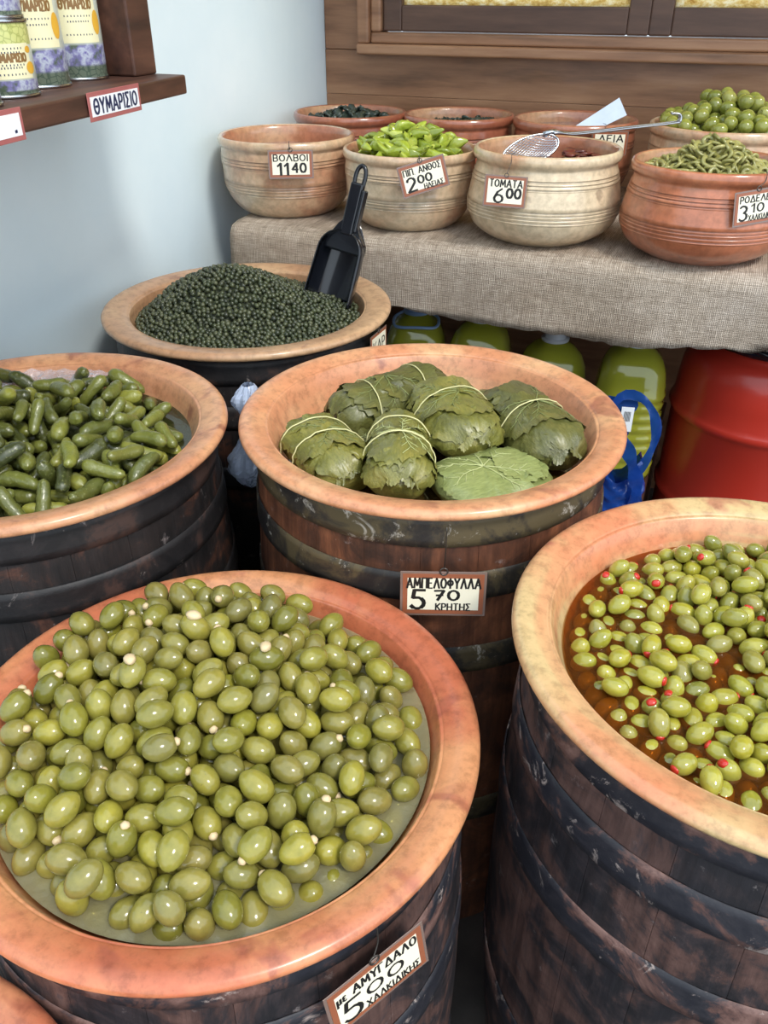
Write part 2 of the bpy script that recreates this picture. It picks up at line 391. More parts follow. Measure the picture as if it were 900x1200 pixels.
# window
win = tag(thing('window_1', None, None, (0, 0, 0)), None, kind='structure')
for nm, b_ in (('casing', (-1.016, .62, 2.372, 2.42, 1.187, 1.213)), ('casing', (-1.016, -.982, 2.378, 2.42, 1.213, 1.99)), ('casing', (.586, .62, 2.378, 2.42, 1.213, 1.99)), ('casing', (-1.016, .62, 2.378, 2.42, 1.99, 2.02)),
               ('frame_rail', (-.982, .586, 2.392, 2.46, 1.213, 1.240)), ('frame_rail', (-.982, -.952, 2.392, 2.46, 1.24, 1.96)), ('frame_rail', (.556, .586, 2.392, 2.46, 1.24, 1.96)), ('frame_rail', (-.982, .586, 2.392, 2.46, 1.96, 1.99))):
    link(nm, boxm(nm, *b_, .006, 3), WOODWALL, win)
GOLD = None
def pane_mat():
    m, nt, b = newmat('textured_pane'); v = coords(nt)
    vo = node(nt, 'ShaderNodeTexVoronoi'); vo.inputs['Scale'].default_value = 130; nt.links.new(v, vo.inputs['Vector'])
    n1 = noisef(nt, coords(nt, (1, 1, 1.8)), 60, 5, .7)
    c = ramp(nt, [(.3, srgb(190, 150, 80)), (.48, srgb(236, 214, 150)), (.62, srgb(255, 250, 232))], n1)
    tl = node(nt, 'ShaderNodeBsdfTranslucent'); nt.links.new(c, tl.inputs[0]); nt.links.new(c, b.inputs['Base Color']); b.inputs['Roughness'].default_value = .25
    bump(nt, b, vo.outputs['Distance'], .6, .003)
    mx = node(nt, 'ShaderNodeMixShader'); mx.inputs[0].default_value = .25; nt.links.new(tl.outputs[0], mx.inputs[1]); nt.links.new(b.outputs[0], mx.inputs[2])
    nt.links.new(mx.outputs[0], nt.nodes['Material Output'].inputs[0]); return m
PANE = pane_mat()
for x0, x1 in ((-.95, -.262), (-.262, .554)):
    s = link('sash', boxm('sash', x0, x0+.052, 2.405, 2.45, 1.242, 1.958, .004), SASHWOOD, win)
    link('stile', boxm('stile', x1-.052, x1, 2.405, 2.45, 1.242, 1.958, .004), SASHWOOD, s)
    link('rail', boxm('rail', x0+.052, x1-.052, 2.405, 2.45, 1.242, 1.302, .004), SASHWOOD, s)
    link('rail', boxm('rail', x0+.052, x1-.052, 2.405, 2.45, 1.898, 1.958, .004), SASHWOOD, s)
    link('pane', boxm('pane', x0+.05, x1-.05, 2.425, 2.431, 1.30, 1.9, 0), PANE, s)
# bench
bench = thing('bench', 'long wooden bench under the burlap carrying the glazed pots', 'bench', (0, 0, 0))
link('top_board', boxm('top_board', -1.0, 1.3, 1.665, 2.36, .865, .8955, .004), DARKWOOD, bench)
for x in (-.96, .55, 1.2):
    for y in (1.72, 2.3): link('leg', boxm('leg', x-.03, x+.03, y-.03, y+.03, 0, .865, .004), DARKWOOD, bench)
plat = tag(link('low_platform', prism('low_platform', [(-.90, 1.68), (-.5, 1.68), (-.5, 1.40), (-.05, 1.40), (-.05, 2.2), (-.90, 2.2)], 0, .40, .004), DARKWOOD), 'low dark wooden platform below the bench under the oil jugs', 'platform')
def burlap_mesh():
    nx, v, f = 150, [], []
    rng = random.Random(4)
    xs = [-1.012+2.33*i/nx for i in range(nx+1)]
    prof = [(2.365, .9005), (2.2, .9005), (2.0, .9005), (1.85, .9005), (1.74, .9005), (1.68, .9005), (1.655, .8965), (1.645, .884), (1.643, .87), (1.642, .84), (1.641, .81), (1.641, .785), (1.641, .77), (1.641, 0)]
    for x in xs:
        bz = .757+.006*math.sin(x*7)+.005*math.sin(x*19+1)+.003*rng.uniform(-1, 1)+(.02 if x > .1 else 0)
        for k, (y, z) in enumerate(prof):
            if k == len(prof)-1: z = bz
            hang = max(0, .89-z)/.15
            wv = .006*math.sin(x*9+.6)+.004*math.sin(x*23)+.003*nz((x*4, z*4, 0), 2)
            v.append((x-(.05*max(0, (y-1.7)/.66) if x < -.98 else 0)+.012*hang*math.sin(3*x), y+wv*hang-.004*hang, z+(.0012*nz((x, y, 0), 14) if hang == 0 else 0)))
    n = len(prof)
    for i in range(nx):
        for k in range(n-1): a = i*n+k; f.append((a, a+n, a+n+1, a+1))
    return pyd('burlap_cloth', v, f)
bc = tag(link('burlap_cloth', burlap_mesh(), BURLAP), 'greyish beige burlap cloth draped over the bench with a ragged hem', 'cloth')
md = bc.modifiers.new('thick', 'SOLIDIFY'); md.thickness = .003; md.offset = -1

# ------------------------------------------------------------------ barrels and bowls
def barrel(loc, ztop, label, wood, hoopm, rt=.245, rm=.262, hoops=None, n=22):
    b = thing('wooden_barrel', label, 'barrel', (loc[0], loc[1], 0))
    H = ztop
    rad = lambda z: rt+(rm-rt)*(1-((z/H-.5)/.5)**2)
    hs = 14; gap = .0002; v, f = [], []
    for i in range(hs+1):
        z = H*i/hs; R = rad(z)
        for j in range(5):
            a = (j/4-.5)*(2*PI/n-gap/R*2); e = -.0007 if j in (0, 4) else 0
            v.append(((R+e)*math.cos(a), (R+e)*math.sin(a), z))
        for s in (1, -1):
            a = s*.5*(2*PI/n-gap/R*2); v.append(((R-.009)*math.cos(a), (R-.009)*math.sin(a), z))
    m = 7
    for i in range(hs):
        o = i*m
        for j in range(4): f.append((o+j, o+j+1, o+m+j+1, o+m+j))
        f.append((o+4, o+5, o+m+5, o+m+4)); f.append((o+5, o+6, o+m+6, o+m+5)); f.append((o+6, o, o+m, o+m+6))
    f.append(tuple(range(m))[::-1]); f.append(tuple(range(hs*m, hs*m+m)))
    st = pyd('stave', v, f, False)
    for k in range(n): link('stave', st, wood, b, rot=(0, 0, 2*PI*k/n))
    for d, wd in hoops or ((.006, .040), (.085, .040), (.20, .042), (.50, .045)):
        z1, z0 = H-d, H-d-wd; pr = []
        for k in range(5): z = z0+(z1-z0)*k/4; pr.append((rad(z)+.0024, z))
        pr = [(rad(z0)+.0005, z0-.0005)]+pr+[(rad(z1)+.0005, z1+.0005)]
        link('hoop', lathe('hoop', pr, 72, .004, d*90), hoopm, b)
    # flat head closing the bottom
    link('barrel_head', lathe('barrel_head', [(0.001, .03), (rt-.025, .03), (rt-.025, .05), (.001, .05)], 48), wood, b)
    return b

def bowl(loc, z, label, m, seed, flat=.232, depth=.15):
    pr = [(.002, -depth+.02), (.10, -depth+.02), (.160, -depth+.045), (.192, -.08), (.212, -.048), (.222, -.026), (flat-.003, -.0105), (flat-.0008, -.0078), (flat, -.0085), (flat+.0015, -.0070), (flat+.003, -.0058), (flat+.012, -.0035), (.250, -.0012), (.260, -.0004), (.2645, -.0010), (.2680, -.0032), (.2698, -.0065), (.2700, -.0095), (.2685, -.0128), (.264, -.0150), (.240, -.0155), (.231, -.0175), (.229, -.03), (.218, -.056), (.198, -.09), (.165, -depth+.02), (.10, -depth), (.002, -depth)]
    return tag(link('terracotta_bowl', lathe('terracotta_bowl', pr, 128, .004, seed), m, None, (loc[0], loc[1], z)), label, 'bowl')

SP = {'B': ((-.334, 1.029), .84), 'E': ((-.81, 1.356), .84), 'D': ((-.834, .787), .84), 'A': ((-.384, .506), .711), 'C': ((.136, .747), .801), 'F': ((-.475, -.014), .62)}
T = {
 'A': terracotta('terracotta_a', srgb(192, 106, 74), srgb(214, 148, 102), srgb(160, 84, 66), 1, .5, .36),
 'B': terracotta('terracotta_b', srgb(210, 142, 102), srgb(224, 174, 130), srgb(150, 84, 70), 2, .5, .42, .64),
 'C': terracotta('terracotta_c', srgb(210, 132, 94), srgb(210, 180, 130), srgb(176, 100, 84), 3, .48, .36, .63),
 'D': terracotta('terracotta_d', srgb(194, 132, 96), srgb(210, 158, 116), srgb(140, 76, 64), 4, .5, .46, .62),
 'E': terracotta('terracotta_e', srgb(176, 132, 98), srgb(196, 158, 120), srgb(140, 90, 72), 5, .48, .5, .65),
 'F': terracotta('terracotta_f', srgb(190, 110, 78), srgb(206, 140, 100), srgb(150, 80, 62), 6, .5, .4)}
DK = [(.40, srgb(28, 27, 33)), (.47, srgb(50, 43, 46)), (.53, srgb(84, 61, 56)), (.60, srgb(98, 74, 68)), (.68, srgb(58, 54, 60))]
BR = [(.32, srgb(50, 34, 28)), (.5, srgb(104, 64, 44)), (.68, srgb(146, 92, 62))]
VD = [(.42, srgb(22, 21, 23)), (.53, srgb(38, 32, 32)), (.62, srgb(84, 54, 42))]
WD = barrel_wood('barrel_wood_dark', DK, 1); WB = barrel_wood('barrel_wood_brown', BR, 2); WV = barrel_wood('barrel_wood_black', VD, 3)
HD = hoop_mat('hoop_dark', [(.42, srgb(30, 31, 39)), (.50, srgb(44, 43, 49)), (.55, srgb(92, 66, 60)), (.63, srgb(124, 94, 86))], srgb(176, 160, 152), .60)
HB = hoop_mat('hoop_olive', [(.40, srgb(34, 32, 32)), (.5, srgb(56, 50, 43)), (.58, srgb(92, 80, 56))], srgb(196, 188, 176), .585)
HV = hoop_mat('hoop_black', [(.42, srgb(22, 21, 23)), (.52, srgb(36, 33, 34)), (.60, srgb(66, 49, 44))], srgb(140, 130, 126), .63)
info = {
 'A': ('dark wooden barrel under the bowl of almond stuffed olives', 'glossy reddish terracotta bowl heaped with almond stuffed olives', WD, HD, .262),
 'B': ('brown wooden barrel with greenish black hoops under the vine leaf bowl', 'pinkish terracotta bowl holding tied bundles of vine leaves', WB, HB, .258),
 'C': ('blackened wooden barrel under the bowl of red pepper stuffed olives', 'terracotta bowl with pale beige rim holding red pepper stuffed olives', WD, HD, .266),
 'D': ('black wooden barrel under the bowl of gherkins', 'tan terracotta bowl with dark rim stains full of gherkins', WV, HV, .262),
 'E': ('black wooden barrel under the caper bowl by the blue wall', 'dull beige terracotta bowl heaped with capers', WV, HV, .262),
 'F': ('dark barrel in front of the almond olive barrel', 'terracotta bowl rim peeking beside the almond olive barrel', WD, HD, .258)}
for k, (xy, z) in SP.items():
    lb, lw, wd, hp, rm = info[k]
    barrel(xy, z-.0165, lb, wd, hp, rm=rm)
    bowl(xy, z, lw, T[k], ord(k), flat=.222 if k == 'E' else .232)

# ------------------------------------------------------------------ olives
def olive_mesh(name, L, r, seed):
    v, f = uvs(20, 12); v = v[:, [2, 0, 1]].copy()
    t = v[:, 0].copy(); prof = 1+.07*t*(1 if seed % 2 else -.6)
    v[:, 1] *= prof; v[:, 2] *= prof
    v[:, 0] = np.sign(t)*np.abs(t)**1.0*(1+.03*np.abs(t)**8)
    v *= np.array([L, r, r])
    v = np.array([p*(1+.035*nz(p, 60, seed*7)) for p in v])
    if seed >= 2:   # pitted end: a small dimple
        e = v[:, 0] > L*.93; v[e, 0] -= (v[e, 0]-L*.93)*1.6
    return pyd(name, v, f)

def rng_blob(name, sub, s, amp, freq, seed):
    v, f = ico(sub); v = np.array([p*(1+amp*nz(p, freq, seed)) for p in v])*np.array(s); return pyd(name, v, f)

ALMOND = mat('almond', [srgb(206, 180, 138), srgb(222, 200, 160)], 60, .45, bs=.1)
PIMENTO = mat('red_pepper_piece', [srgb(176, 30, 24), srgb(214, 58, 40)], 60, .25, bs=.1, coat=.4)
OLA = fruit('olive_large', [srgb(112, 110, 44), srgb(148, 142, 64), srgb(134, 124, 66), srgb(156, 148, 60), srgb(124, 118, 66), srgb(138, 134, 50)], .2, srgb(110, 104, 62))
OLC = fruit('olive_small', [srgb(150, 148, 52), srgb(176, 170, 70), srgb(132, 132, 60), srgb(168, 160, 54), srgb(144, 138, 74)], .14, srgb(130, 124, 60), coat=.7)
def put_olives(xy, zr, c, ax, meshes, m, stuffm, stuffname, frac, label_stuff, label_plain, group, cat, seed, L, nind=300, low=None):
    rng = random.Random(seed); order = np.argsort(-(c[:, 2]))
    # those lying deepest are hidden below the others
    ind = set(order[:nind].tolist()); rest = []
    for i in range(len(c)):
        mt = axrot(ax[i], rng.uniform(0, 6.3)); s = rng.uniform(.92, 1.03); stuffed = rng.random() < frac
        if i in ind:
            me = meshes[2+i % 2] if stuffed else meshes[i % 2]
            o = link(m['obj'], me, m['mat'], None, (xy[0]+c[i, 0], xy[1]+c[i, 1], zr+c[i, 2]), mt.to_euler()); o.scale = (s, s, s)
            tag(o, label_stuff if stuffed else label_plain, cat, group+(' with filling showing' if stuffed else ''))
            if stuffed: link(stuffname, m['fill'], stuffm, o)
        else: rest.append((c[i], mt, s))
    return rest

def join_rest(name, rest, me, material, xy, zr, label, cat):
    if not rest: return
    vv = np.array([p.co[:] for p in me.vertices]); ff = [tuple(p.vertices) for p in me.polygons]
    parts = [((vv*s)@np.array(mt).T+c, ff) for c, mt, s in rest]
    tag(link(name, joined(name, parts), material, None, (xy[0], xy[1], zr)), label, cat, None, 'stuff')

LFT = np.array((-.9304, -.3665)); UPD = np.array((-.3665, .9304))   # along and away, seen from the shop front
# A : large olives with almonds
xyA, zA = SP['A']
mc = LFT*.055+UPD*.045
coreA = lambda x, y: -.062+.054*np.exp(-(((x-mc[0])**2+(y-mc[1])**2)/.018))-.020*np.clip((x*-LFT[0]+y*-LFT[1]-.02)/.18, 0, 1)
LA, RA = .0175, .0132
cA, aA = pack(560, LA, RA*.97, 2, coreA, .219, 11, 100, .09)
meA = [olive_mesh('olive', LA, RA, s) for s in range(4)]
fillA = rng_blob('almond', 2, (.0040, .0044, .0040), .25, 2, 3)
for p in fillA.vertices: p.co.x += LA*.93
restA = put_olives(xyA, zA, cA, aA, meA, {'obj': 'almond_stuffed_olive', 'mat': OLA, 'fill': fillA}, ALMOND, 'almond', .28,
    'large green olive with a pale almond tip showing, in the reddish bowl', 'large plain green olive heaped in the reddish bowl', 'olives in the reddish bowl', 'olive', 5, LA, 300)
join_rest('olive_underlayer', restA, meA[0], OLA, xyA, zA, 'deeper layer of large green olives below the heap', 'olives')
BRA = liquid('cloudy_brine', srgb(186, 180, 138), srgb(215, 210, 160), .42, .05, 1.0)
tag(link('brine', grid_disc('brine', .2195, lambda x, y: 0, 8, 96), BRA, None, (xyA[0], xyA[1], zA-.026)), 'cloudy yellowish brine around the almond olives', 'brine', None, 'stuff')
for (dx, dy, rz) in ((-.045, .06, .4), (.03, .075, 1.9), (-.12, -.02, 2.5)):
    j = int(np.argmin(np.abs(cA[:, 0]-dx)+np.abs(cA[:, 1]-dy)-cA[:, 2]*2)); q = cA[j]
    tag(link('loose_almond', rng_blob('loose_almond', 2, (.0085, .006, .005), .15, 2, 8), ALMOND, None, (xyA[0]+q[0], xyA[1]+q[1], zA+q[2]+RA+.003), (0, .2, rz)), 'loose peeled almond lying on top of the large olives', 'almond', 'loose almonds on the olives')
# C : smaller olives with red pepper
xyC, zC = SP['C']
LC, RC = .0142, .0103
def coreC(x, y):
    d = np.clip((x*.93+y*.5)/.2, -1, 1)
    return -.066+.010*d+.014*np.exp(-((x-.07)**2+(y-.03)**2)/.012)
cC, aC = pack(530, LC, RC*.98, 2, coreC, .211, 21, 90, .035, .3)
meC = [olive_mesh('olive', LC, RC, s) for s in range(4)]
fillC = rng_blob('pepper_filling', 2, (.0026, .0052, .0044), .25, 2, 3)
for p in fillC.vertices: p.co.x += LC*.90
restC = put_olives(xyC, zC, cC, aC, meC, {'obj': 'pepper_stuffed_olive', 'mat': OLC, 'fill': fillC}, PIMENTO, 'pepper_filling', .3,
    'small green olive with a red pepper filling showing, in amber brine', 'small plain green olive floating in amber brine', 'olives in amber brine', 'olive', 6, LC, 300)
join_rest('olive_underlayer', restC, meC[0], OLC, xyC, zC, 'deeper layer of small olives sunk in amber brine', 'olives')
BRC = liquid('amber_brine', srgb(120, 70, 26), srgb(214, 158, 86), .30, .03, .8)
tag(link('brine', grid_disc('brine', .2135, lambda x, y: 0, 8, 96), BRC, None, (xyC[0], xyC[1], zC-.0395)), 'amber brown brine around the red pepper olives', 'brine', None, 'stuff')

# D : gherkins
xyD, zD = SP['D']
def gherkin_mesh(L, r, bend, seed):
    n, sg, v, f = 20, 14, [], []
    for i in range(n+1):
        t = -1+2*i/n; x = t*L; e = max(0, 1-abs(t)**4.5)**.5 if abs(t) < 1 else 0
        rr = r*(e*(.93+.1*math.cos(t*2+seed))); yo = bend*(t*t-.33)
        for j in range(sg):
            a = 2*PI*j/sg; p = (x, yo+rr*math.cos(a), rr*math.sin(a)); k = 1+.09*nz(p, 160, seed*5)+.10*nz(p, 340, seed*3)
            v.append((x, yo+rr*k*math.cos(a), rr*k*math.sin(a)))
    for i in range(n):
        for j in range(sg): a, b = i*sg+j, i*sg+(j+1) % sg; f.append((a, b, b+sg, a+sg))
    return pyd('gherkin', v, f)
GHK = fruit('gherkin_skin', [srgb(66, 72, 36), srgb(114, 118, 52), srgb(88, 94, 48), srgb(154, 154, 68), srgb(60, 66, 40), srgb(126, 130, 58)], .28, srgb(146, 150, 96), .06, .35, .6, .55)
mD = LFT*.02+UPD*.05
coreD = lambda x, y: -.075+.034*np.exp(-(((x-mD[0])**2+(y-mD[1])**2)/.03))
cD, aD = pack(255, .0325, .0110, 4, coreD, .211, 31, 110, .09, .35)
meD = [gherkin_mesh(.031+.0012*(i % 3), .0106+.0006*(i % 2), (.003, -.004, .005, .002, -.002, .006)[i], i) for i in range(6)]
rD = random.Random(9)
for i in range(len(cD)):
    mt = axrot(aD[i], rD.uniform(0, 6.3)); s = rD.uniform(.88, 1.0)
    o = link('gherkin', meD[i % 6], GHK, None, (xyD[0]+cD[i, 0], xyD[1]+cD[i, 1], zD+cD[i, 2]), mt.to_euler()); o.scale = (s*rD.uniform(.86, 1.04), s, s)
    tag(o, 'small dark green gherkin piled in the tan bowl', 'gherkin', 'gherkins in the tan bowl')
BRD = liquid('green_brine', srgb(58, 62, 34), srgb(140, 150, 90), .5)
tag(link('brine', grid_disc('brine', .2155, lambda x, y: 0, 8, 96), BRD, None, (xyD[0], xyD[1], zD-.040)), 'dark greenish brine between the gherkins', 'brine', None, 'stuff')
FILM = film('plastic_film', srgb(205, 212, 225), .35)
def crumple(name, pts_fn, nu, nv):
    v = [pts_fn(i/nu, j/nv) for i in range(nu+1) for j in range(nv+1)]; f = []
    for i in range(nu):
        for j in range(nv): a = i*(nv+1)+j; f.append((a, a+nv+1, a+nv+2, a+1))
    return pyd(name, v, f, False)
def filmfn(u, t):
    a = math.radians(96+56*u); r = .212-.05*t; return (r*math.cos(a), r*math.sin(a), -.028+.012*(1-t)+.010*nz((u*9, t*4, 1), 1)+.004*nz((u*30, t*12, 1), 1))
fo = tag(link('plastic_film', crumple('plastic_film', filmfn, 40, 10), FILM, None, (xyD[0], xyD[1], zD+.008)), 'crumpled clear plastic film behind the gherkins', 'plastic film')

# E : capers
xyE, zE = SP['E']
mE = LFT*.05+UPD*.05
def hE(x, y):
    r = math.hypot(x, y); b = -.028+.070*math.exp(-(((x-mE[0])**2+(y-mE[1])**2)/.016))+.016*math.exp(-((x-.06)**2+(y-.02)**2)/.01)
    return b*min(1, max(0, (.212-r)/.04))+(-.030)*(1-min(1, max(0, (.212-r)/.04)))
CAP = fruit('caper_skin', [srgb(44, 52, 36), srgb(62, 70, 46), srgb(76, 82, 56), srgb(52, 58, 42), srgb(88, 92, 66), srgb(40, 46, 34)], .4, srgb(110, 112, 90), .05, .2, .62)
pE = scatter(2600, .208, hE, .0076, 41, 25)
meE = [rng_blob('caper', 1, (.0054, .0050, .0044), .3, 2.2, s*9) for s in range(4)]
rE = random.Random(3)
near = sorted(range(len(pE)), key=lambda i: pE[i][0]*UPD[0]+pE[i][1]*UPD[1])
vin = [i for i in near if math.hypot(pE[i][0], pE[i][1]) < .2]
ind = set(vin[:300]); restE = []
for i, p in enumerate(pE):
    e = Euler((rE.uniform(0, 6), rE.uniform(0, 6), rE.uniform(0, 6))); s = rE.uniform(.85, 1.15); dz = rE.uniform(0, .003)
    if i in ind:
        o = link('caper', meE[i % 4], CAP, None, (xyE[0]+p[0], xyE[1]+p[1], zE+p[2]+.003+dz), e); o.scale = (s, s, s)
        tag(o, 'tiny dark green caper at the front of the caper heap', 'caper', 'capers at the front of the heap')
    else: restE.append((np.array((p[0], p[1], p[2]+.003+dz)), e.to_matrix(), s))
join_rest('caper_heap', restE, meE[0], CAP, xyE, zE, 'heap of tiny dark green capers in the beige bowl', 'capers')
tag(link('caper_filling', grid_disc('caper_filling', .205, lambda x, y: hE(x, y)-.002, 18, 72), CAP, None, (xyE[0], xyE[1], zE)), 'packed capers under the loose top layer of the heap', 'capers', None, 'stuff')

# ------------------------------------------------------------------ vine leaf bundles
def leafmat(name, cols, seed):
    m, nt, b = newmat(name); v = coords(nt, (1, 1, 1), True); n1 = noisef(nt, v, 16, 6, .65, .4); n2 = noisef(nt, coords(nt, (40, 160, 160)), 2.2, 4, .6)
    c = ramp(nt, cols, n1); c = mix(nt, c, ramp(nt, [(.3, (.72, .74, .68, 1)), (.7, (1.12, 1.12, 1.1, 1))], n2), 1, 'MULTIPLY')
    nt.links.new(c, b.inputs['Base Color']); b.inputs['Roughness'].default_value = .36; b.inputs['Coat Weight'].default_value = .3; b.inputs['Coat Roughness'].default_value = .25
    bump(nt, b, n2, .5, .002); return m
LEAFD = leafmat('vine_leaf_dark', [(.3, srgb(70, 70, 36)), (.5, srgb(98, 98, 50)), (.7, srgb(122, 116, 62))], 1)
LEAFM = leafmat('vine_leaf_mid', [(.3, srgb(86, 86, 38)), (.5, srgb(122, 120, 56)), (.7, srgb(148, 138, 68))], 2)
LEAFL = leafmat('vine_leaf_light', [(.3, srgb(122, 132, 74)), (.55, srgb(146, 154, 94)), (.75, srgb(158, 164, 108))], 3)
VEIN = mat('leaf_vein', [srgb(176, 182, 120), srgb(196, 200, 145)], 30, .4, bs=0)
VEIND = mat('leaf_vein_dull', [srgb(122, 130, 76), srgb(142, 148, 92)], 30, .4, bs=0)
STRING = mat('string', [srgb(206, 200, 140), srgb(226, 220, 168)], 60, .6, bs=0)
def bundle(loc, rz, tilt, L, W, Hh, leafm, label, seed, ties=(-.3, .35), taper=0, leaves=None, vein=VEIN, nveins=1):
    b = thing('vine_leaf_bundle', label, 'vine leaves', loc, (0, tilt, rz), 'tied vine leaf bundles')
    def S(u, a, off=0):
        e = max(0, 1-abs(u)**5)**.36 if abs(u) < 1 else 0; e *= (1-taper*u)/(1+abs(taper)*.6)
        p = Vector((u*L, 0, 0)); k = 1+.06*nz((u*2.2, math.cos(a), math.sin(a)), 1.6, seed*11)+.045*nz((u*5, math.cos(a)*2, math.sin(a)*2), 3, seed)+.05*math.sin(a*6+u*5+seed)*u*u
        return Vector((u*L, (W*e*k+off)*math.cos(a), (Hh*e*k+off)*math.sin(a)))
    nu, na, v, f = 22, 28, [], []
    for i in range(nu+1):
        u = -1+2*i/nu
        for j in range(na): v.append(S(u, 2*PI*j/na))
    for i in range(nu):
        for j in range(na): a, c = i*na+j, i*na+(j+1) % na; f.append((a, c, c+na, a+na))
    link('leaf_roll', pyd('leaf_roll', v, f), leafm, b)
    rng = random.Random(seed)
    lv = leaves or [(.72, .8, .55), (-.75, 2.3, .5), (.78, 2.2, .56), (-.5, 1.2, .66), (.42, 1.9, .72), (-.05, 1.45, .78)]
    for li, (u0, a0, sz) in enumerate(lv):
        rot = rng.uniform(0, 6.28); rings, seg = 7, 110; R = sz*L*1.0; off0 = .0012+.0008*li
        def lp(rad, th, extra=0):
            x, y = rad*math.cos(th), rad*math.sin(th); u = u0+x/L; a = a0+y/((W+Hh)*.5)
            uc = max(-.985, min(.985, u)); q = S(uc, a, off0+extra)
            if abs(u) > .985: q = q+Vector(((u-uc)*L*.28, 0, -abs(u-uc)*L*.5))
            return q
        def outl(th):
            t = th-rot; lob = .70+.30*abs(math.cos(2.5*t))**.7; return R*lob*(1+.11*(((t*17/PI) % 1)-.5)+.04*mnoise.noise(Vector((t*4, seed, li))))
        v, f = [lp(0, 0)], []
        for i in range(1, rings+1):
            for j in range(seg):
                th = 2*PI*j/seg; fr = i/rings
                v.append(lp(outl(th)*fr, th, (.006*max(0, fr-.7)/.3*(.45+mnoise.noise(Vector((th*3, seed*3, li))))) if fr > .7 else 0))
        for j in range(seg): f.append((0, 1+j, 1+(j+1) % seg))
        for i in range(rings-1):
            for j in range(seg): a, c = 1+i*seg+j, 1+i*seg+(j+1) % seg; f.append((a, a+seg, c+seg, c))
        lf = link('leaf', pyd('leaf', v, f), leafm, b)
        if li >= len(lv)-nveins:
            parts = []
            for k in range(7):
                th = rot+(k-3)*.72+.1*rng.uniform(-1, 1)
                pl = [lp(outl(th)*.9*s/10, th+.12*math.sin(s*.5+k)*s/10, .0009) for s in range(11)]
                parts.append(tubedata(pl, [.0009*(1-.07*s) for s in range(11)], 5))
                for s0 in (3, 5, 7):
                    for sg in (-1, 1):
                        q = [(outl(th)*.9*s0/10*(1+.25*t), th+sg*.10*t*2.0/1.6) for t in (0, .6, 1.2, 1.7)]
                        parts.append(tubedata([lp(min(r_, outl(tt)*.95), tt, .0006) for r_, tt in q], [.00055, .0005, .00045, .0003], 4))
            link('veins', joined('veins', parts), vein, lf)
    for u in ties:
        ring = [S(u+.10*math.sin(a*1.0+seed), a, .0082) for a in [2*PI*k/40 for k in range(40)]]
        link('tie', tube('tie', ring, .0009, 6, True), STRING, b)
    return b
cx, cy = SP['B'][0]; zB = SP['B'][1]
tag(link('brine', grid_disc('brine', .2035, lambda x, y: 0, 8, 96), liquid('brown_brine', srgb(92, 74, 34), srgb(150, 130, 70), .75), None, (cx, cy, zB-.060)), 'thin brown brine under the vine leaf bundles', 'brine', None, 'stuff')
def bnd(x, y, z, a, L, W, Hh, m, label, seed, **kw):
    bundle((cx+x, cy+y, zB+z), a, 0, L*1.06, W*1.08, Hh*1.05, m, label, seed, **kw)
bnd(-.0850, .0578, -.0254, 1.052, .0975, .0396, .0342, LEAFD, 'long dark vine leaf roll tied twice, lying at the back of the bowl', 1, ties=(-.45, .42), vein=VEIND)
bnd(-.1064, -.1221, -.0325, -.697, .074, .0414, .0323, LEAFM, 'olive green vine leaf bundle with two pale strings and ragged lower end', 2, ties=(-.42, .12), vein=VEIND)
bnd(-.0073, -.1095, -.0124, -1.198, .088, .0396, .0323, LEAFM, 'tapered vine leaf bundle with bright veins and two strings', 3, ties=(-.3, .3), taper=-.25, leaves=[(.75, .9, .5), (.75, 2.2, .5), (.5, 1.2, .62), (-.4, 1.9, .6), (.1, 1.5, .82)])
bnd(.0314, .0104, -.0115, -.944, .0825, .0478, .0323, LEAFM, 'broad brownish vine leaf bundle with one string and a torn end', 4, ties=(-.1,), vein=VEIND)
bnd(.1360, .0424, -.0206, -.854, .092, .0442, .0323, LEAFD, 'dark vine leaf bundle with one string against the bowl wall', 5, ties=(-.02,), vein=VEIND)
bnd(.1155, -.1008, -.0340, .846, .072, .0552, .0190, LEAFL, 'flat pale green vine leaf bundle with radiating white veins', 6, ties=(), leaves=[(.55, 1.4, .6), (-.15, 1.57, .95)])
bnd(-.0528, -.0720, -.0520, -.508, .056, .038, .020, LEAFD, 'dark flattened vine leaf bundle sunk between the tied rolls', 7, ties=())
bnd(.0300, .1080, -.0480, .569, .060, .042, .022, LEAFD, 'dark untied vine leaf bundle lowest behind the broad bundle', 8, ties=(), vein=VEIND)

# ------------------------------------------------------------------ glazed pots
def glaze(name, cols, seed, split=.5, rough=.28):
    m, nt, b = newmat(name); v = coords(nt); v.node.inputs['Location'].default_value = (seed*2.3, seed, 0); n1 = noisef(nt, v, 6, 5, .55); n2 = noisef(nt, v, 70, 3)
    c = ramp(nt, [(split-.14, cols[0]), (split+.02, cols[1]), (split+.16, cols[2])], n1)
    c = mix(nt, c, srgb(120, 100, 84), ramp(nt, [(.7, (0, 0, 0, 1)), (.76, (.5, .5, .5, 1))], noisef(nt, v, 24, 3, .5)))
    c = mix(nt, c, ramp(nt, [(.36, (.80, .79, .77, 1)), (.62, (1.05, 1.05, 1.05, 1))], n2), 1, 'MULTIPLY')
    nt.links.new(c, b.inputs['Base Color']); b.inputs['Roughness'].default_value = rough; b.inputs['Coat Weight'].default_value = .7; b.inputs['Coat Roughness'].default_value = .10
    bump(nt, b, n2, .06, .001); return m
CREAM = [srgb(210, 190, 160), srgb(204, 168, 134), srgb(186, 124, 92)]
TERRA = [srgb(176, 104, 72), srgb(190, 116, 82), srgb(200, 136, 100)]
INNER = glaze('pot_inside', [srgb(168, 104, 78), srgb(182, 124, 94), srgb(196, 156, 122)], 9, .5)
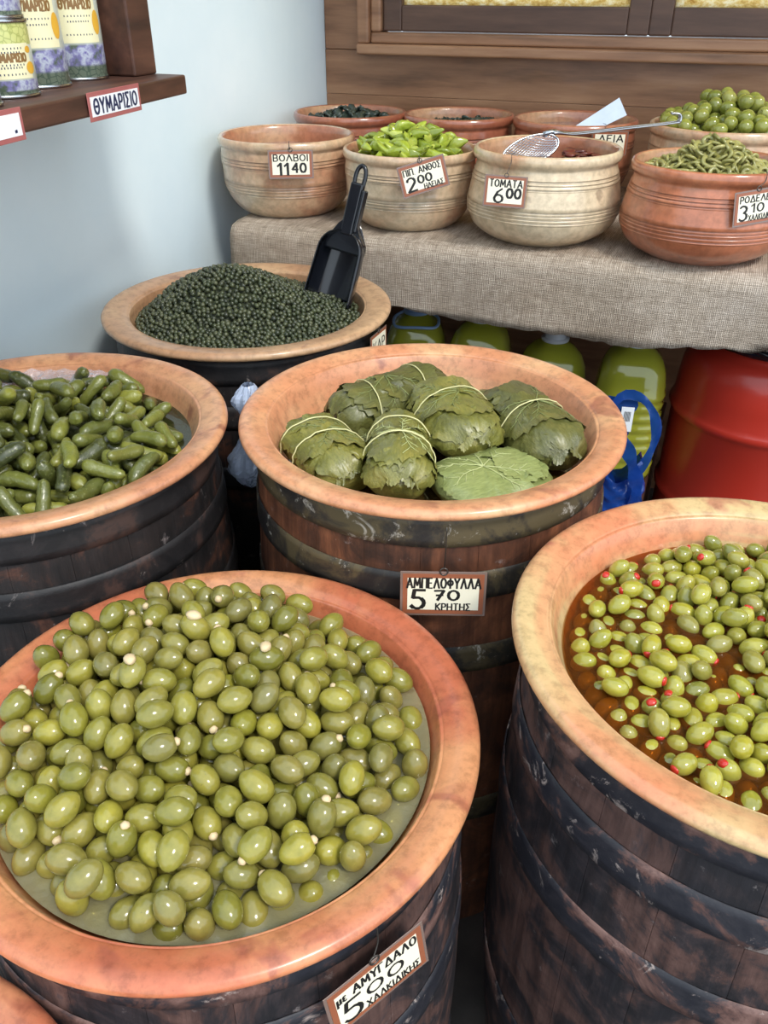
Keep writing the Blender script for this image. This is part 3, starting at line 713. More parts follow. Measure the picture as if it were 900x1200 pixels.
def pot(x, y, zr, R, m, label, style, inner=INNER, z0=.902):
    H = zr-z0
    if style == 'bowl': rp = [(0, .62), (.02, .68), (.10, .80), (.22, .885), (.38, .945), (.60, .965), (.80, .965), (.86, .965)]
    else: rp = [(0, .62), (.02, .68), (.09, .85), (.18, .98), (.30, 1.045), (.44, 1.06), (.62, 1.02), (.78, .965), (.86, .945)]
    def rad(t):
        for (a, ra), (b, rb) in zip(rp, rp[1:]):
            if t <= b: s = (t-a)/(b-a); s = s; return (ra+(rb-ra)*s)*R
        return rp[-1][1]*R
    ts = sorted(set([0, .01, .02, .04, .06, .09, .13, .18, .24, .28]+[.30+i*.008 for i in range(20)]+[.5, .55, .6]+[.645+.008*i for i in range(16)]+[.80, .84]))
    gro = [.33, .37, .41, .445, .67, .71, .75]
    pr, mi = [(.002, z0)], []
    sm = lambda t: sum(rad(min(.86, max(0, t+d))) for d in (-.03, -.015, 0, .015, .03))/5 if t > .05 else rad(t)
    for t in ts:
        g = min(abs(t-q) for q in gro); pr.append((sm(t)-(.0036 if g < .005 else (-.0014 if g < .017 else 0)), z0+H*t))
    k = len(pr)
    pr += [(.955*R, z0+H*.87), (.985*R, z0+H*.885), (1.0*R, z0+H*.915), (1.003*R, z0+H*.95), (.99*R, z0+H*.985), (.965*R, zr), (.94*R, z0+H*.99), (.915*R, z0+H*.96), (.90*R, z0+H*.9), (.90*R, z0+H*.7), (.90*R, z0+H*.45), (.82*R, z0+H*.2), (.6*R, z0+H*.09), (.002, z0+H*.08)]
    mi = [0]*(k+6)+[1]*(len(pr)-k-7)
    me = lathe('glazed_pot', [(r, z-z0) for r, z in pr], 80, .006, x*10, mi)
    me.materials.append(m); me.materials.append(inner)
    o = link('glazed_pot', me, None, None, (x, y, z0)); return tag(o, label, 'pot')
pot(-.955, 1.826, 1.066, .153, glaze('glaze_1', CREAM, 1, .51), 'cream pot with grooved bands and an orange flush in the wall corner', 'bowl')
pot(-.652, 1.808, 1.058, .144, glaze('glaze_2', CREAM, 2.2, .48), 'cream and orange pot heaped with light green peppers', 'bowl')
pot(-.356, 1.792, 1.078, .146, glaze('glaze_3', [srgb(220, 200, 168), srgb(214, 186, 150), srgb(200, 142, 106)], 3.1, .54), 'pale cream bulging pot with a wire skimmer across it', 'belly')
pot(-.042, 1.772, 1.074, .146, glaze('glaze_4', TERRA, 4, .5), 'orange terracotta bulging pot heaped with sliced olive rings', 'belly')
TR2 = [srgb(150, 86, 64), srgb(168, 102, 76), srgb(180, 120, 90)]
pot(-.950, 2.175, 1.074, .145, glaze('glaze_5', TR2, 5), 'reddish brown pot holding dark leaves in the wood corner', 'bowl')
pot(-.666, 2.200, 1.078, .137, glaze('glaze_6', TR2, 6), 'reddish brown pot behind the light green peppers', 'bowl')
pot(-.378, 2.200, 1.081, .146, glaze('glaze_7', TR2, 7), 'glossy reddish brown pot with a steel spatula in it', 'bowl')
pot(-.040, 2.180, 1.088, .165, glaze('glaze_8', CREAM, 8, .5), 'cream pot heaped with whole round green olives', 'bowl')

# fillings of the pots
def surf(xy, z, R, hf, m, name, label, cat, jit=0): return tag(link(name, grid_disc(name, R, hf, 12, 60, jit), m, None, (xy[0], xy[1], z)), label, cat, None, 'stuff')
surf((-.955, 1.826), 1.028, .1372, lambda x, y: 0, liquid('pink_brine', srgb(168, 128, 110), srgb(190, 150, 130), .9), 'brine', 'pinkish brown brine in the corner pot', 'brine')
# peppers
PEP = fruit('pepper_skin', [srgb(148, 164, 52), srgb(172, 186, 72), srgb(130, 146, 44), srgb(186, 196, 92)], .22, srgb(196, 200, 120), .2, .5, .7)
hp = lambda x, y: -.010+.052*math.exp(-((x-.0)**2+(y-.0)**2)/.0065)
def pepper_mesh(seed):
    r = random.Random(seed); b = r.uniform(-.012, .012); L = .026; n, sg, v, f = 12, 12, [], []
    for i in range(n+1):
        t = i/n; x = (t-.5)*2*L; rr = .0125*(math.sin(min(1, t*1.6+.12)*PI*.5))*(1-t**3*.85); yo = b*math.sin(t*PI)
        for j in range(sg):
            a = 2*PI*j/sg; k = 1+.28*math.cos(3*a+seed+t*2)*(.5+.5*t)+.22*nz((t*3, math.cos(a), math.sin(a)), 2, seed*3)
            v.append((x, yo+rr*k*math.cos(a), rr*k*.75*math.sin(a)))
    for i in range(n):
        for j in range(sg): a, c = i*sg+j, i*sg+(j+1) % sg; f.append((a, c, c+sg, a+sg))
    f.append(tuple(range(n*sg, n*sg+sg)))
    return pyd('pepper', v, f)
pm = [pepper_mesh(s) for s in range(5)]; rP = random.Random(8)
surf((-.652, 1.808), 1.047, .128, lambda x, y: hp(x, y)-.012, PEP, 'pepper_underlayer', 'packed light green peppers below the heap', 'peppers', .01)
for i, p in enumerate(scatter(95, .101, hp, .0150, 5)):
    o = link('pepper', pm[i % 5], PEP, None, (-.652+p[0], 1.808+p[1], 1.047+p[2]+.003+rP.uniform(0, .007)), (rP.uniform(0, 6), rP.uniform(-.5, .5), rP.uniform(0, 6)))
    tag(o, 'small wrinkled light green pepper heaped in the cream pot', 'pepper', 'light green peppers in the pot')
# dried tomatoes
TOM = fruit('dried_tomato', [srgb(84, 34, 28), srgb(112, 48, 38), srgb(70, 28, 26)], .35, None, .05, .3)
ht = lambda x, y: -.010+.036*math.exp(-((x-.05)**2+(y-.03)**2)/.0036)
tm = [rng_blob('dried_tomato', 2, (.016, .012, .0045), .5, 1.7, s*5) for s in range(4)]
surf((-.356, 1.792), 1.036, .126, lambda x, y: ht(x, y)-.004, TOM, 'tomato_underlayer', 'dark oily tomatoes below the loose dried ones', 'tomatoes', .006)
for i, p in enumerate(scatter(46, .110, ht, .0165, 6)):
    o = link('dried_tomato', tm[i % 4], TOM, None, (-.356+p[0], 1.792+p[1], 1.036+p[2]+.004), (rP.uniform(-.5, .5), rP.uniform(-.5, .5), rP.uniform(0, 6)))
    tag(o, 'dark red shrivelled dried tomato in the skimmer pot', 'tomato', 'dried tomatoes in the pot')
# olive rings
RING = fruit('olive_ring_flesh', [srgb(150, 146, 84), srgb(168, 164, 104), srgb(134, 132, 76), srgb(180, 174, 118)], .28, None, .15, .3)
def ring_mesh(R, r, hgt, seed):
    prof = [(R-r*.5, -hgt), (R+r*.35, -hgt), (R+r*.5, 0), (R+r*.35, hgt), (R-r*.5, hgt), (R-r*.55, 0)]; sg, v, f = 18, [], []
    for j in range(sg):
        a = 2*PI*j/sg; k = 1+.12*math.cos(2*a+seed)
        for r_, z in prof: v.append((r_*k*math.cos(a), r_*math.sin(a), z+.0012*math.cos(2*a+seed)))
    n = len(prof)
    for j in range(sg):
        for q in range(n): f.append((j*n+q, ((j+1) % sg)*n+q, ((j+1) % sg)*n+(q+1) % n, j*n+(q+1) % n))
    return pyd('olive_ring', v, f)
rm_ = [ring_mesh(.0092, .0072, .0024, s) for s in range(3)]
hr = lambda x, y: -.022+.056*math.exp(-((x-.0)**2+(y-.0)**2)/.0055)
surf((-.042, 1.772), 1.0675, .130, lambda x, y: hr(x, y)-.005, RING, 'olive_ring_underlayer', 'packed olive rings below the loose heap', 'olive rings', .006)
for i, p in enumerate(scatter(200, .113, hr, .0106, 7)):
    o = link('olive_ring', rm_[i % 3], RING, None, (-.042+p[0], 1.772+p[1], 1.0675+p[2]+.002+rP.uniform(0, .005)), (rP.uniform(-.95, .95), rP.uniform(-.95, .95), rP.uniform(0, 6)))
    tag(o, 'thin sliced green olive ring on the heap in the orange pot', 'olive ring', 'olive rings in the orange pot')
# dark leaves, mixed greens
DLEAF = fruit('dark_leaf', [srgb(36, 46, 44), srgb(50, 62, 56), srgb(42, 54, 46)], .4, None, 0, .2)
GLEAF = fruit('green_leaf', [srgb(58, 72, 40), srgb(92, 106, 52), srgb(46, 56, 36)], .4, None, 0, .2)
lm_ = [rng_blob('leaf_piece', 2, (.013, .010, .004), .7, 2.3, s*4+2) for s in range(4)]
for (xy, zz, mm, n, nm, lb, lu, hgt, ox) in (((-.950, 2.175), 1.053, DLEAF, 70, 'caper_leaf', 'dark bluish green curled leaf in the corner pot', 'dark leaves packed in the pot in the wood corner', .028, .0),
                                   ((-.666, 2.2), 1.047, GLEAF, 46, 'green_leaf', 'limp green leaf in the pot behind the peppers', 'wet green leaves packed in the pot behind the peppers', .02, .03)):
    hl = lambda x, y, h=hgt, o_=ox: -.006+h*math.exp(-((x-o_)**2+y*y)/.006)
    surf(xy, zz, .122, lambda x, y: hl(x, y)-.004, mm, nm+'_underlayer', lu, 'leaves', .008)
    for i, p in enumerate(scatter(n, .108, hl, .0155, 12+n)):
        o = link(nm, lm_[i % 4], mm, None, (xy[0]+p[0], xy[1]+p[1], zz+p[2]+.004), (rP.uniform(-.9, .9), rP.uniform(-.9, .9), rP.uniform(0, 6)))
        tag(o, lb, 'leaf', lb+'s')
surf((-.378, 2.2), 1.055, .1305, lambda x, y: 0, liquid('red_oil', srgb(110, 52, 34), srgb(150, 90, 60), .9), 'oil', 'reddish brown oil in the spatula pot', 'oil')
# whole round olives
OLW = fruit('olive_round', [srgb(132, 138, 56), srgb(150, 154, 72), srgb(118, 126, 52), srgb(160, 160, 84)], .2, srgb(160, 156, 96))
hw_ = lambda x, y: -.02+.045*np.exp(-((x-.01)**2+y**2)/.009)
cW, aW = pack(120, .0172, .0148, 2, hw_, .145, 51, 90, .05, bowl=False)
wm = [olive_mesh('round_olive', .0172, .0150, s) for s in range(4)]
PIT = mat('olive_flesh', [srgb(150, 146, 84), srgb(166, 160, 100)], 40, .4, bs=0)
def turned(name, prof):   # turned about the long X axis
    me = lathe(name, [(r, x) for x, r in prof], 20); me.transform(Matrix.Rotation(PI/2, 4, 'Y')); return me
ea = math.asin(.0036/.0150)
pitted = turned('round_olive', [(.0172*math.cos(PI-(PI-ea)*k/12), max(.0003, .0150*math.sin(PI-(PI-ea)*k/12))) for k in range(13)]+[(.0160, .0034)])
hole = turned('pit_hole', [(.0161, .0035), (.0150, .0032), (.0110, .0031), (.0060, .0030), (.0050, .0022), (.0047, .0003)])
for i in range(len(cW)):
    o = link('round_olive', pitted if i % 3 == 0 else wm[i % 2], OLW, None, (-.04+cW[i, 0], 2.18+cW[i, 1], 1.0675+cW[i, 2]), axrot(aW[i], i).to_euler())
    if i % 3 == 0: link('pit_hole', hole, PIT, o); tag(o, 'round green olive with a dark pit hole in the back cream pot', 'olive', 'pitted olives in the back pot')
    else: tag(o, 'smooth round green olive in the back cream pot', 'olive', 'whole olives in the back pot')

# ------------------------------------------------------------------ utensils
# black scoop standing in the capers: local X along the handle
sc = thing('scoop', 'black plastic scoop with a slotted handle stuck in the capers', 'scoop', (-.678, 1.452, .872))
def scoop_bowl():
    # open trough: closed rounded end at the handle (top), lip at bottom; local z up along handle, opens to -y
    v, f = [], []; n, sg = 16, 18
    for lay in (0, 1):
        th = .0022*lay
        for i in range(n+1):
            t = i/n; z = -.045+.135*t; w_ = (.049-.006*t)*(1 if t < .72 else math.sqrt(max(.02, 1-((t-.72)/.30)**2))); d = .05*(1 if t < .75 else math.sqrt(max(.02, 1-((t-.75)/.27)**2)))
            for j in range(sg+1):
                a = PI*j/sg; x = (w_-th)*math.copysign(abs(math.cos(a))**.6, math.cos(a)); y = (d-th)*abs(math.sin(a))**.7
                v.append((x, y-(.012*(1-t)), z))
    m = (n+1)*(sg+1)
    for i in range(n):
        for j in range(sg):
            a = i*(sg+1)+j; f.append((a, a+1, a+sg+2, a+sg+1)); b = a+m; f.append((b, b+sg+1, b+sg+2, b+1))
    for j in range(sg):
        f.append((j, j+m, j+1+m, j+1)); a = n*(sg+1)+j; f.append((a, a+1, a+1+m, a+m))
    for i in range(n):
        for j in (0, sg): a = i*(sg+1)+j; b = a+sg+1; f.append((a, b, b+m, a+m))
    return pyd('scoop_bowl', v, f)
link('scoop_bowl', scoop_bowl(), BLACKP, sc)
hd = []
outer = [(-.011, .0), (-.0125, .05), (-.0135, .10), (-.0135, .118)]+[(-.0135*math.cos(PI*k/8), .118+.0135*math.sin(PI*k/8)) for k in range(1, 8)]+[(.0135, .118), (.0135, .10), (.0125, .05), (.011, 0)]
link('handle', boxm('handle', -.014, .0125, .012, .026, .082, .178, .004, 3), BLACKP, sc)
lp_ = [(-.009, .019, .17), (-.010, .019, .19), (-.007, .019, .203), (0, .019, .208), (.007, .019, .203), (.010, .019, .19), (.009, .019, .17)]
link('hanging_loop', tube('hanging_loop', spline(lp_, 28), .0042, 10), BLACKP, sc)
link('grip_rib', boxm('grip_rib', .0125, .020, .010, .028, .09, .168, .003, 2), BLACKP, sc)
nk = prism('neck', [(-.013, .115), (-.017, .098), (-.040, .070), (-.041, .05), (.041, .05), (.040, .070), (.017, .098), (.013, .115)], -.034, -.014, .004)
nk.transform(Matrix.Rotation(PI/2, 4, 'X'))
link('neck', nk, BLACKP, sc)
sc.rotation_euler = (math.radians(-16), math.radians(9), math.radians(-4)); sc.scale = (1.0, 1.0, 1.0)
# wire skimmer
sk = thing('wire_skimmer', 'wire mesh skimmer with a long hooked handle across the cream pot', 'skimmer', (0, 0, 0))
A0, A1, A2 = Vector((-.358, 1.828, 1.097)), Vector((-.314, 1.868, 1.092)), Vector((-.143, 2.02, 1.102))
hl_ = []
for s in (-1, 1):
    o_ = Vector((-.004, .007, 0))*s
    hl_.append(tubedata(spline([A0+o_*1.6, A0+o_*1.2+Vector((.012, .006, .0)), A1+o_, (A1+A2)/2+o_, A2+o_*.8, A2+Vector((.012, .007, .003))+o_*.6, A2+Vector((.010, .006, .016))+o_*.4, A2+Vector((-.006, -.004, .018))], 36), .0024, 8))
link('handle', joined('handle', hl_), STEEL, sk)
bc0 = Vector((-.390, 1.791, 1.068)); e1 = Vector((.036, .045, .034)); e2 = Vector((.040, .016, -.006))
rimp = [bc0+e1*math.cos(a)*.75+e2*math.sin(a) for a in [2*PI*k/40 for k in range(40)]]
link('basket_rim', tube('basket_rim', rimp, .0020, 8, True), STEEL, sk)
nrm = e1.cross(e2).normalized(); ms = []
if nrm.z > 0: nrm = -nrm
for d1, d2 in ((e1*.75, e2), (e2, e1*.75)):
    for k in range(-7, 8):
        u = k/8; h = math.sqrt(1-u*u); pl = []
        for s in range(9):
            t = (-1+2*s/8)*h; dep = .016*(1-(u*u+t*t)); pl.append(bc0+d1*u+d2*t+nrm*dep)
        ms.append(tubedata(pl, .0008, 4))
link('mesh_basket', joined('mesh_basket', ms), STEEL, sk)
link('ferrule', tube('ferrule', [A0+Vector((-.016, -.008, -.004)), A0+Vector((-.004, .0, .0)), A0+Vector((.008, .004, .001))], .0052, 10), STEEL, sk)
# spatula in back pot
sp = thing('spatula', 'flat polished steel spatula leaning out of the reddish brown pot', 'spatula', (0, 0, 0))
def slab(p, q, w0, w1, th):
    p, q = Vector(p), Vector(q); d = (q-p).normalized(); s = d.cross(Vector((-.25, .95, -.35))).normalized(); n = d.cross(s)
    v = [p-s*w0, p+s*w0, q+s*w1, q-s*w1]; v = [a+n*th for a in v]+[a-n*th for a in v]
    return pyd('slab', v, [(0, 1, 2, 3), (7, 6, 5, 4), (0, 4, 5, 1), (1, 5, 6, 2), (2, 6, 7, 3), (3, 7, 4, 0)], False)
link('blade', slab((-.365, 2.14, 1.054), (-.268, 2.17, 1.112), .014, .021, .0012), STEEL, sp)
link('handle', tube('handle', [(-.43, 2.112, 1.02), (-.40, 2.12, 1.03), (-.362, 2.141, 1.056)], .004, 10), STEEL, sp)

# ------------------------------------------------------------------ under the bench
OIL = mat('oil_jug', [srgb(140, 142, 40), srgb(162, 162, 56)], 4, .14, bs=0, coat=.8, sss=.3)
CAPW = mat('jug_cap', [srgb(190, 194, 200), srgb(206, 208, 212)], 10, .4, bs=0)
BLUEP = mat('jug_handle', [srgb(120, 150, 190), srgb(140, 166, 200)], 10, .35, bs=0)
def jug(x, y, z0, H, label, capm, handle, rz=0):
    j = thing('oil_jug', label, 'jug', (x, y, z0), (0, 0, rz))
    W = .076
    pr = [(.002, 0), (W*.8, 0), (W*.95, .006), (W, .02)]
    z = .03
    while z < H*.60:
        pr += [(W, z), (W*1.015, z+.006), (W*1.015, z+.012), (W*.965, z+.018)]; z += .024
    pr += [(W*1.03, z), (W*1.04, z+.008), (W*1.0, z+.018), (W*.99, z+.03), (W*.93, z+.055), (W*.80, z+.078), (W*.58, z+.095), (W*.36, z+.104), (.021, z+.108), (.021, z+.118)]
    me = lathe('jug_body', pr, 48)
    for v in me.vertices:   # rounded square section
        a = math.atan2(v.co.y, v.co.x); k = 1+.06*(-math.cos(4*a)); v.co.x *= k; v.co.y *= k
    link('jug_body', me, OIL, j)
    zt = pr[-1][1]
    link('cap', lathe('cap', [(.002, zt+.018), (.02, zt+.018), (.0235, zt+.015), (.024, zt), (.024, zt-.012), (.0215, zt-.013)], 32), capm, j)
    link('handle_collar', lathe('handle_collar', [(.021, zt-.016), (.030, zt-.014), (.031, zt-.008), (.021, zt-.006)], 32), capm, j)
    if handle: link('handle', tube('handle', spline([(-.026, 0, zt-.01), (-.05, -.02, zt-.02), (-.045, -.055, zt-.03), (0, -.066, zt-.028), (.045, -.055, zt-.03), (.05, -.02, zt-.02), (.026, 0, zt-.01)], 30), .0035, 8), BLUEP, j)
    return j
jug(-.625, 1.795, .402, .30, 'green oil jug with a pale blue handle beside the caper barrel', BLUEP, True, .3)
jug(-.47, 1.80, .402, .31, 'plain green oil jug wholly under the burlap hem', CAPW, False, .1)
jug(-.300, 1.80, .402, .28, 'green oil jug with a greyish white cap under the hem', CAPW, False, .5)
jug(-.123, 1.775, .402, .30, 'ribbed green oil jug beside the red drum', CAPW, False, .2)
RED = mat('red_plastic', [srgb(172, 46, 34), srgb(186, 54, 40)], 5, .3, bs=.05, coat=.2)
dr = thing('plastic_drum', 'large red plastic drum with a black lid under the bench', 'drum', (.158, 1.865, 0))
pr = [(.002, 0), (.17, 0), (.185, .01), (.19, .03)]
for z in (.18, .36, .56): pr += [(.192, z-.01), (.196, z), (.200, z+.008), (.196, z+.016), (.192, z+.026)]
pr += [(.190, .62), (.186, .66), (.176, .69), (.16, .708), (.148, .715), (.145, .725), (.002, .726)]
link('drum_body', lathe('drum_body', pr, 80), RED, dr)
link('lid', lathe('lid', [(.15, .722), (.158, .726), (.158, .752), (.150, .758), (.13, .756), (.002, .754)], 64), BLACKP, dr)
gr_ = [(.155*math.cos(a), .155*math.sin(a), .735+.006*math.sin(a*9)) for a in [2*PI*k/60 for k in range(60)]]
link('lid_band', tube('lid_band', gr_, .006, 8, True), BLACKP, dr)
BAGB = liquid('blue_bag_film', srgb(28, 70, 150), srgb(70, 120, 210), .72, .22)
def bagfn(u, t):
    a = u*2*PI; z = .401+.125*t; w_ = .056*(1-.30*t*t); k = 1+.22*nz((math.cos(a)*2, math.sin(a)*2, t*3), 1.6, 2)+.10*nz((math.cos(a)*6, math.sin(a)*6, t*7), 1.6, 5)
    return (w_*k*math.cos(a), w_*.75*k*math.sin(a), z+.03*t*math.cos(2*a))
bg = thing('plastic_bag', 'blue plastic carrier bag in front of the ribbed oil jug', 'bag', (-.105, 1.565, 0), (0, 0, .2))
link('bag_body', smooth(crumple('bag_body', bagfn, 40, 24)), BAGB, bg)
def ribbon(name, pts, wd, nrm_):
    pts = spline(pts, 24); v, f = [], []; nn = Vector(nrm_)
    for i, p in enumerate(pts):
        t = (pts[min(i+1, 24)]-pts[max(i-1, 0)]).normalized(); s = t.cross(nn).normalized(); ww = wd*(1+.25*math.sin(i*.9))
        v += [p-s*ww, p+nn*.003*math.sin(i*1.3), p+s*ww]
    for i in range(24):
        for k in (0, 1): a = i*3+k; f.append((a, a+3, a+4, a+1))
    return pyd(name, v, f)
link('bag_handle', ribbon('bag_handle', [(-.03, -.010, .50), (-.045, -.008, .60), (-.02, -.006, .672), (.018, -.006, .676), (.048, -.008, .645), (.060, -.010, .60), (.052, -.014, .555), (.036, -.016, .515)], .0085, (0, -1, .1)), BAGB, bg)
link('bag_handle', ribbon('bag_handle', [(-.03, -.044, .64), (-.004, -.046, .60), (.020, -.046, .55), (.036, -.044, .50), (.040, -.040, .44)], .012, (0, -1, .1)), BAGB, bg)
link('bag_fold', ribbon('bag_fold', [(-.03, .006, .45), (-.032, .004, .54), (-.022, .002, .60), (-.012, .002, .668)], .026, (0, -1, .05)), BAGB, bg)
sl = link('sticker', boxm('sticker', -.012, .012, -.0030, -.0020, .60, .652, 0), WHITEC, bg)
link('barcode', joined('barcode', [([(-.006+.0022*k, -.0034, .622), (-.0049+.0022*k, -.0034, .622), (-.0049+.0022*k, -.0034, .643), (-.006+.0022*k, -.0034, .643)], [(0, 1, 2, 3)]) for k in range(6)]), INK, sl)
CLEAR = film('clear_bag_film', srgb(206, 220, 244), .6, .07)
def clearfn(u, t):
    a = u*2*PI; w_ = .004+.031*math.exp(-((t-.26)/.20)**2)+.017*math.exp(-((t-.86)/.13)**2); w_ *= min(1, (t*9)**.5+.05)
    k = 1+.26*nz((math.cos(a)*2, math.sin(a)*2, t*5), 1.5, 7)+.16*nz((math.cos(a)*5, math.sin(a)*5, t*10), 1.5, 3)
    return (w_*k*math.cos(a)+.012*t*t, w_*k*math.sin(a)-.004*t, .655+.185*t)
tag(link('clear_bag', crumple('clear_bag', clearfn, 36, 30), CLEAR, None, (-.632, 1.018, 0)), 'crumpled clear plastic bag squeezed between the gherkin and vine leaf barrels', 'bag')

# ------------------------------------------------------------------ price tags
def price_tag(pos, wd, ht_, rz, roll, tilt, lines, label, hook):
    t = thing('price_tag', label, 'tag', pos, Euler((tilt, roll, rz), 'XYZ'))
    t.rotation_euler = (Matrix.Rotation(rz, 3, 'Z') @ Matrix.Rotation(tilt, 3, 'X') @ Matrix.Rotation(roll, 3, 'Y')).to_euler()
    link('laminate', boxm('laminate', -wd/2, wd/2, -.0004, .0004, -ht_/2, ht_/2, .0003, 1), LAMIN, t)
    b = wd*.03; link('border', boxm('border', -wd/2+b, wd/2-b, -.0009, .0, -ht_/2+b, ht_/2-b, 0), CARDB, t)
    b = wd*.085; c = link('card', boxm('card', -wd/2+b, wd/2-b, -.0013, .0, -ht_/2+b, ht_/2-b, 0), CARDC, t)
    lettering('lettering', [(s, x*wd, y*ht_, h*ht_, (k*wd if k else None), sw*ht_*.72) for s, x, y, h, k, sw in lines], INK, c, -.0015)
    r = wd*.045; link('ring', tube('ring', [(r*math.cos(a), -.001, ht_/2+r*.1+r*math.sin(a)) for a in [2*PI*k/20 for k in range(20)]], r*.2, 6, True), WIRE, t)
    inv = (Matrix.Translation(Vector(pos)) @ t.rotation_euler.to_matrix().to_4x4()).inverted()
    h = [Vector((0, -.001, ht_/2+r*1.1))]+[inv @ Vector(q) for q in hook]
    link('hook_wire', tube('hook_wire', spline(h, 14), r*.16, 6), WIRE, t)
    return t
R2 = math.radians
def rimhook(c, z, a, R): # over a rim, from outside to inside
    d = Vector((math.cos(a), math.sin(a), 0)); c = Vector((c[0], c[1], z)); return [c+d*(R+.002)+Vector((0, 0, -.012)), c+d*(R+.0015)+Vector((0, 0, .002)), c+d*(R-.012)+Vector((0, 0, .003))]
price_tag((-.230, .779, .724), .104, .062, R2(20), 0, R2(-6), [('ΑΜΠΕΛΟΦΥΛΛΑ', -.42, .14, .22, .85, .05), ('5', -.37, -.33, .42, .16, .10), ('70', -.10, -.13, .22, .28, .075), ('ΚΡΗΤΗΣ', -.08, -.36, .15, .40, .04)],
    'price tag reading 5.70 on the brown vine leaf barrel', [Vector((-.228, .774, .78)), Vector((-.227, .772, .825))])
price_tag((-.150, .368, .626), .104, .062, R2(58), R2(-6), R2(-4), [('με ΑΜΥΓΔΑΛΟ', -.40, .17, .18, .80, .045), ('5', -.37, -.35, .44, .18, .085), ('00', -.12, -.14, .23, .36, .06), ('ΧΑΛΚΙΔΙΚΗΣ', -.15, -.37, .15, .55, .035)],
    'tilted price tag reading 5.00 on the almond olive barrel', [Vector((-.152, .372, .675)), Vector((-.154, .374, .696))])
price_tag((-.872, 1.680, 1.028), .094, .056, R2(26), 0, R2(-4), [('ΒΟΛΒΟΙ', -.38, .12, .22, .76, .06), ('11', -.30, -.36, .40, .24, .12), ('40', .03, -.28, .32, .30, .10)],
    'price tag reading 11.40 on the corner pot', rimhook((-.955, 1.826), 1.066, -1.06, .152))
price_tag((-.572, 1.664, 1.027), .096, .060, R2(28), R2(-15), R2(-4), [('ΠΙΠ. ΑΝΘΟΣ', -.39, .15, .19, .78, .05), ('2', -.36, -.36, .44, .17, .10), ('00', -.12, -.17, .24, .28, .085), ('ΗΛΕΙΑΣ', -.02, -.38, .16, .40, .045)],
    'tilted price tag reading 2.00 on the pepper pot', rimhook((-.652, 1.808), 1.058, -1.10, .1435))
price_tag((-.397, 1.630, 1.018), .080, .056, R2(8), R2(1.5), R2(-6), [('ΤΟΜΑΤΑ', -.37, .14, .22, .76, .06), ('6', -.24, -.36, .44, .20, .10), ('00', .05, -.20, .30, .32, .10)],
    'price tag reading 6.00 on the skimmer pot', rimhook((-.356, 1.792), 1.078, -1.83, .1455))
price_tag((.047, 1.650, 1.022), .094, .058, R2(37), R2(-5), R2(-5), [('ΡΟΔΕΛΕΣ', -.38, .16, .18, .72, .055), ('3', -.38, -.34, .42, .16, .10), ('10', -.14, -.14, .24, .26, .075), ('ΧΑΛΚΙΔΙΚΗΣ', -.18, -.37, .16, .57, .04)],
    'price tag reading 3.10 on the olive ring pot', rimhook((-.042, 1.772), 1.074, -.89, .1455))
price_tag((-.275, 2.070, 1.048), .080, .050, R2(18), 0, 0, [('ΛΕΙΑ', -.30, .05, .28, .66, .07)], 'half hidden price tag on the spatula pot', rimhook((-.378, 2.2), 1.081, -.92, .1455))
price_tag((-.5475, 1.362, .790), .075, .05, R2(89), R2(0), 0, [('ΚΑΡ', -.34, -.2, .4, .68, .08)], 'half hidden price tag under the caper bowl rim', [Vector((-.5472, 1.362, .820)), Vector((-.5478, 1.362, .8255))])

# ------------------------------------------------------------------ wall shelf with tins
sh = thing('wall_shelf', 'dark stained wooden wall shelf with an upright end post', 'shelf', (0, 0, 0))
fx = lambda y: -.866+(1.315-y)*.125
link('shelf_board', prism('shelf_board', [(-1.129, .25), (fx(.25), .25), (fx(1.315), 1.315), (-1.129, 1.315)], 1.196, 1.224, .003), DARKWOOD, sh)
link('end_post', boxm('end_post', -1.129, -.914, 1.246, 1.306, 1.2245, 1.95, .003), DARKWOOD, sh)
link('back_panel', boxm('back_panel', -1.129, -1.115, .25, 1.245, 1.2245, 1.95, .002), DARKWOOD, sh)
ea = math.atan2(-.125, 1)   # front edge direction
def shelf_label(y, wd, ht_, lines):
    t = link('shelf_label', boxm('shelf_label', -wd/2, wd/2, -.0012, 0, -ht_/2, ht_/2, .0004, 1), REDC, sh, (fx(y)+.002, y, 1.208), (0, 0, PI/2+math.atan(.125)))
    b = ht_*.16; c = link('label_card', boxm('label_card', -wd/2+b, wd/2-b, -.0016, -.0011, -ht_/2+b, ht_/2-b, 0), WHITEC, t)
    lettering('lettering', [(s, x*wd, yy*ht_, h*ht_, k*wd, sw*ht_) for s, x, yy, h, k, sw in lines], NAVY, t, -.0019)
shelf_label(1.083, .142, .036, [('ΘΥΜΑΡΙΣΙΟ', -.41, -.25, .5, .82, .10)])
shelf_label(.80, .105, .036, [('ΑΝΘΕΩΝ'.replace('Ω', 'Ο'), -.40, -.3, .5, .80, .10)]) if False else shelf_label(.815, .105, .036, [('.', .32, -.2, .5, .05, .12)])
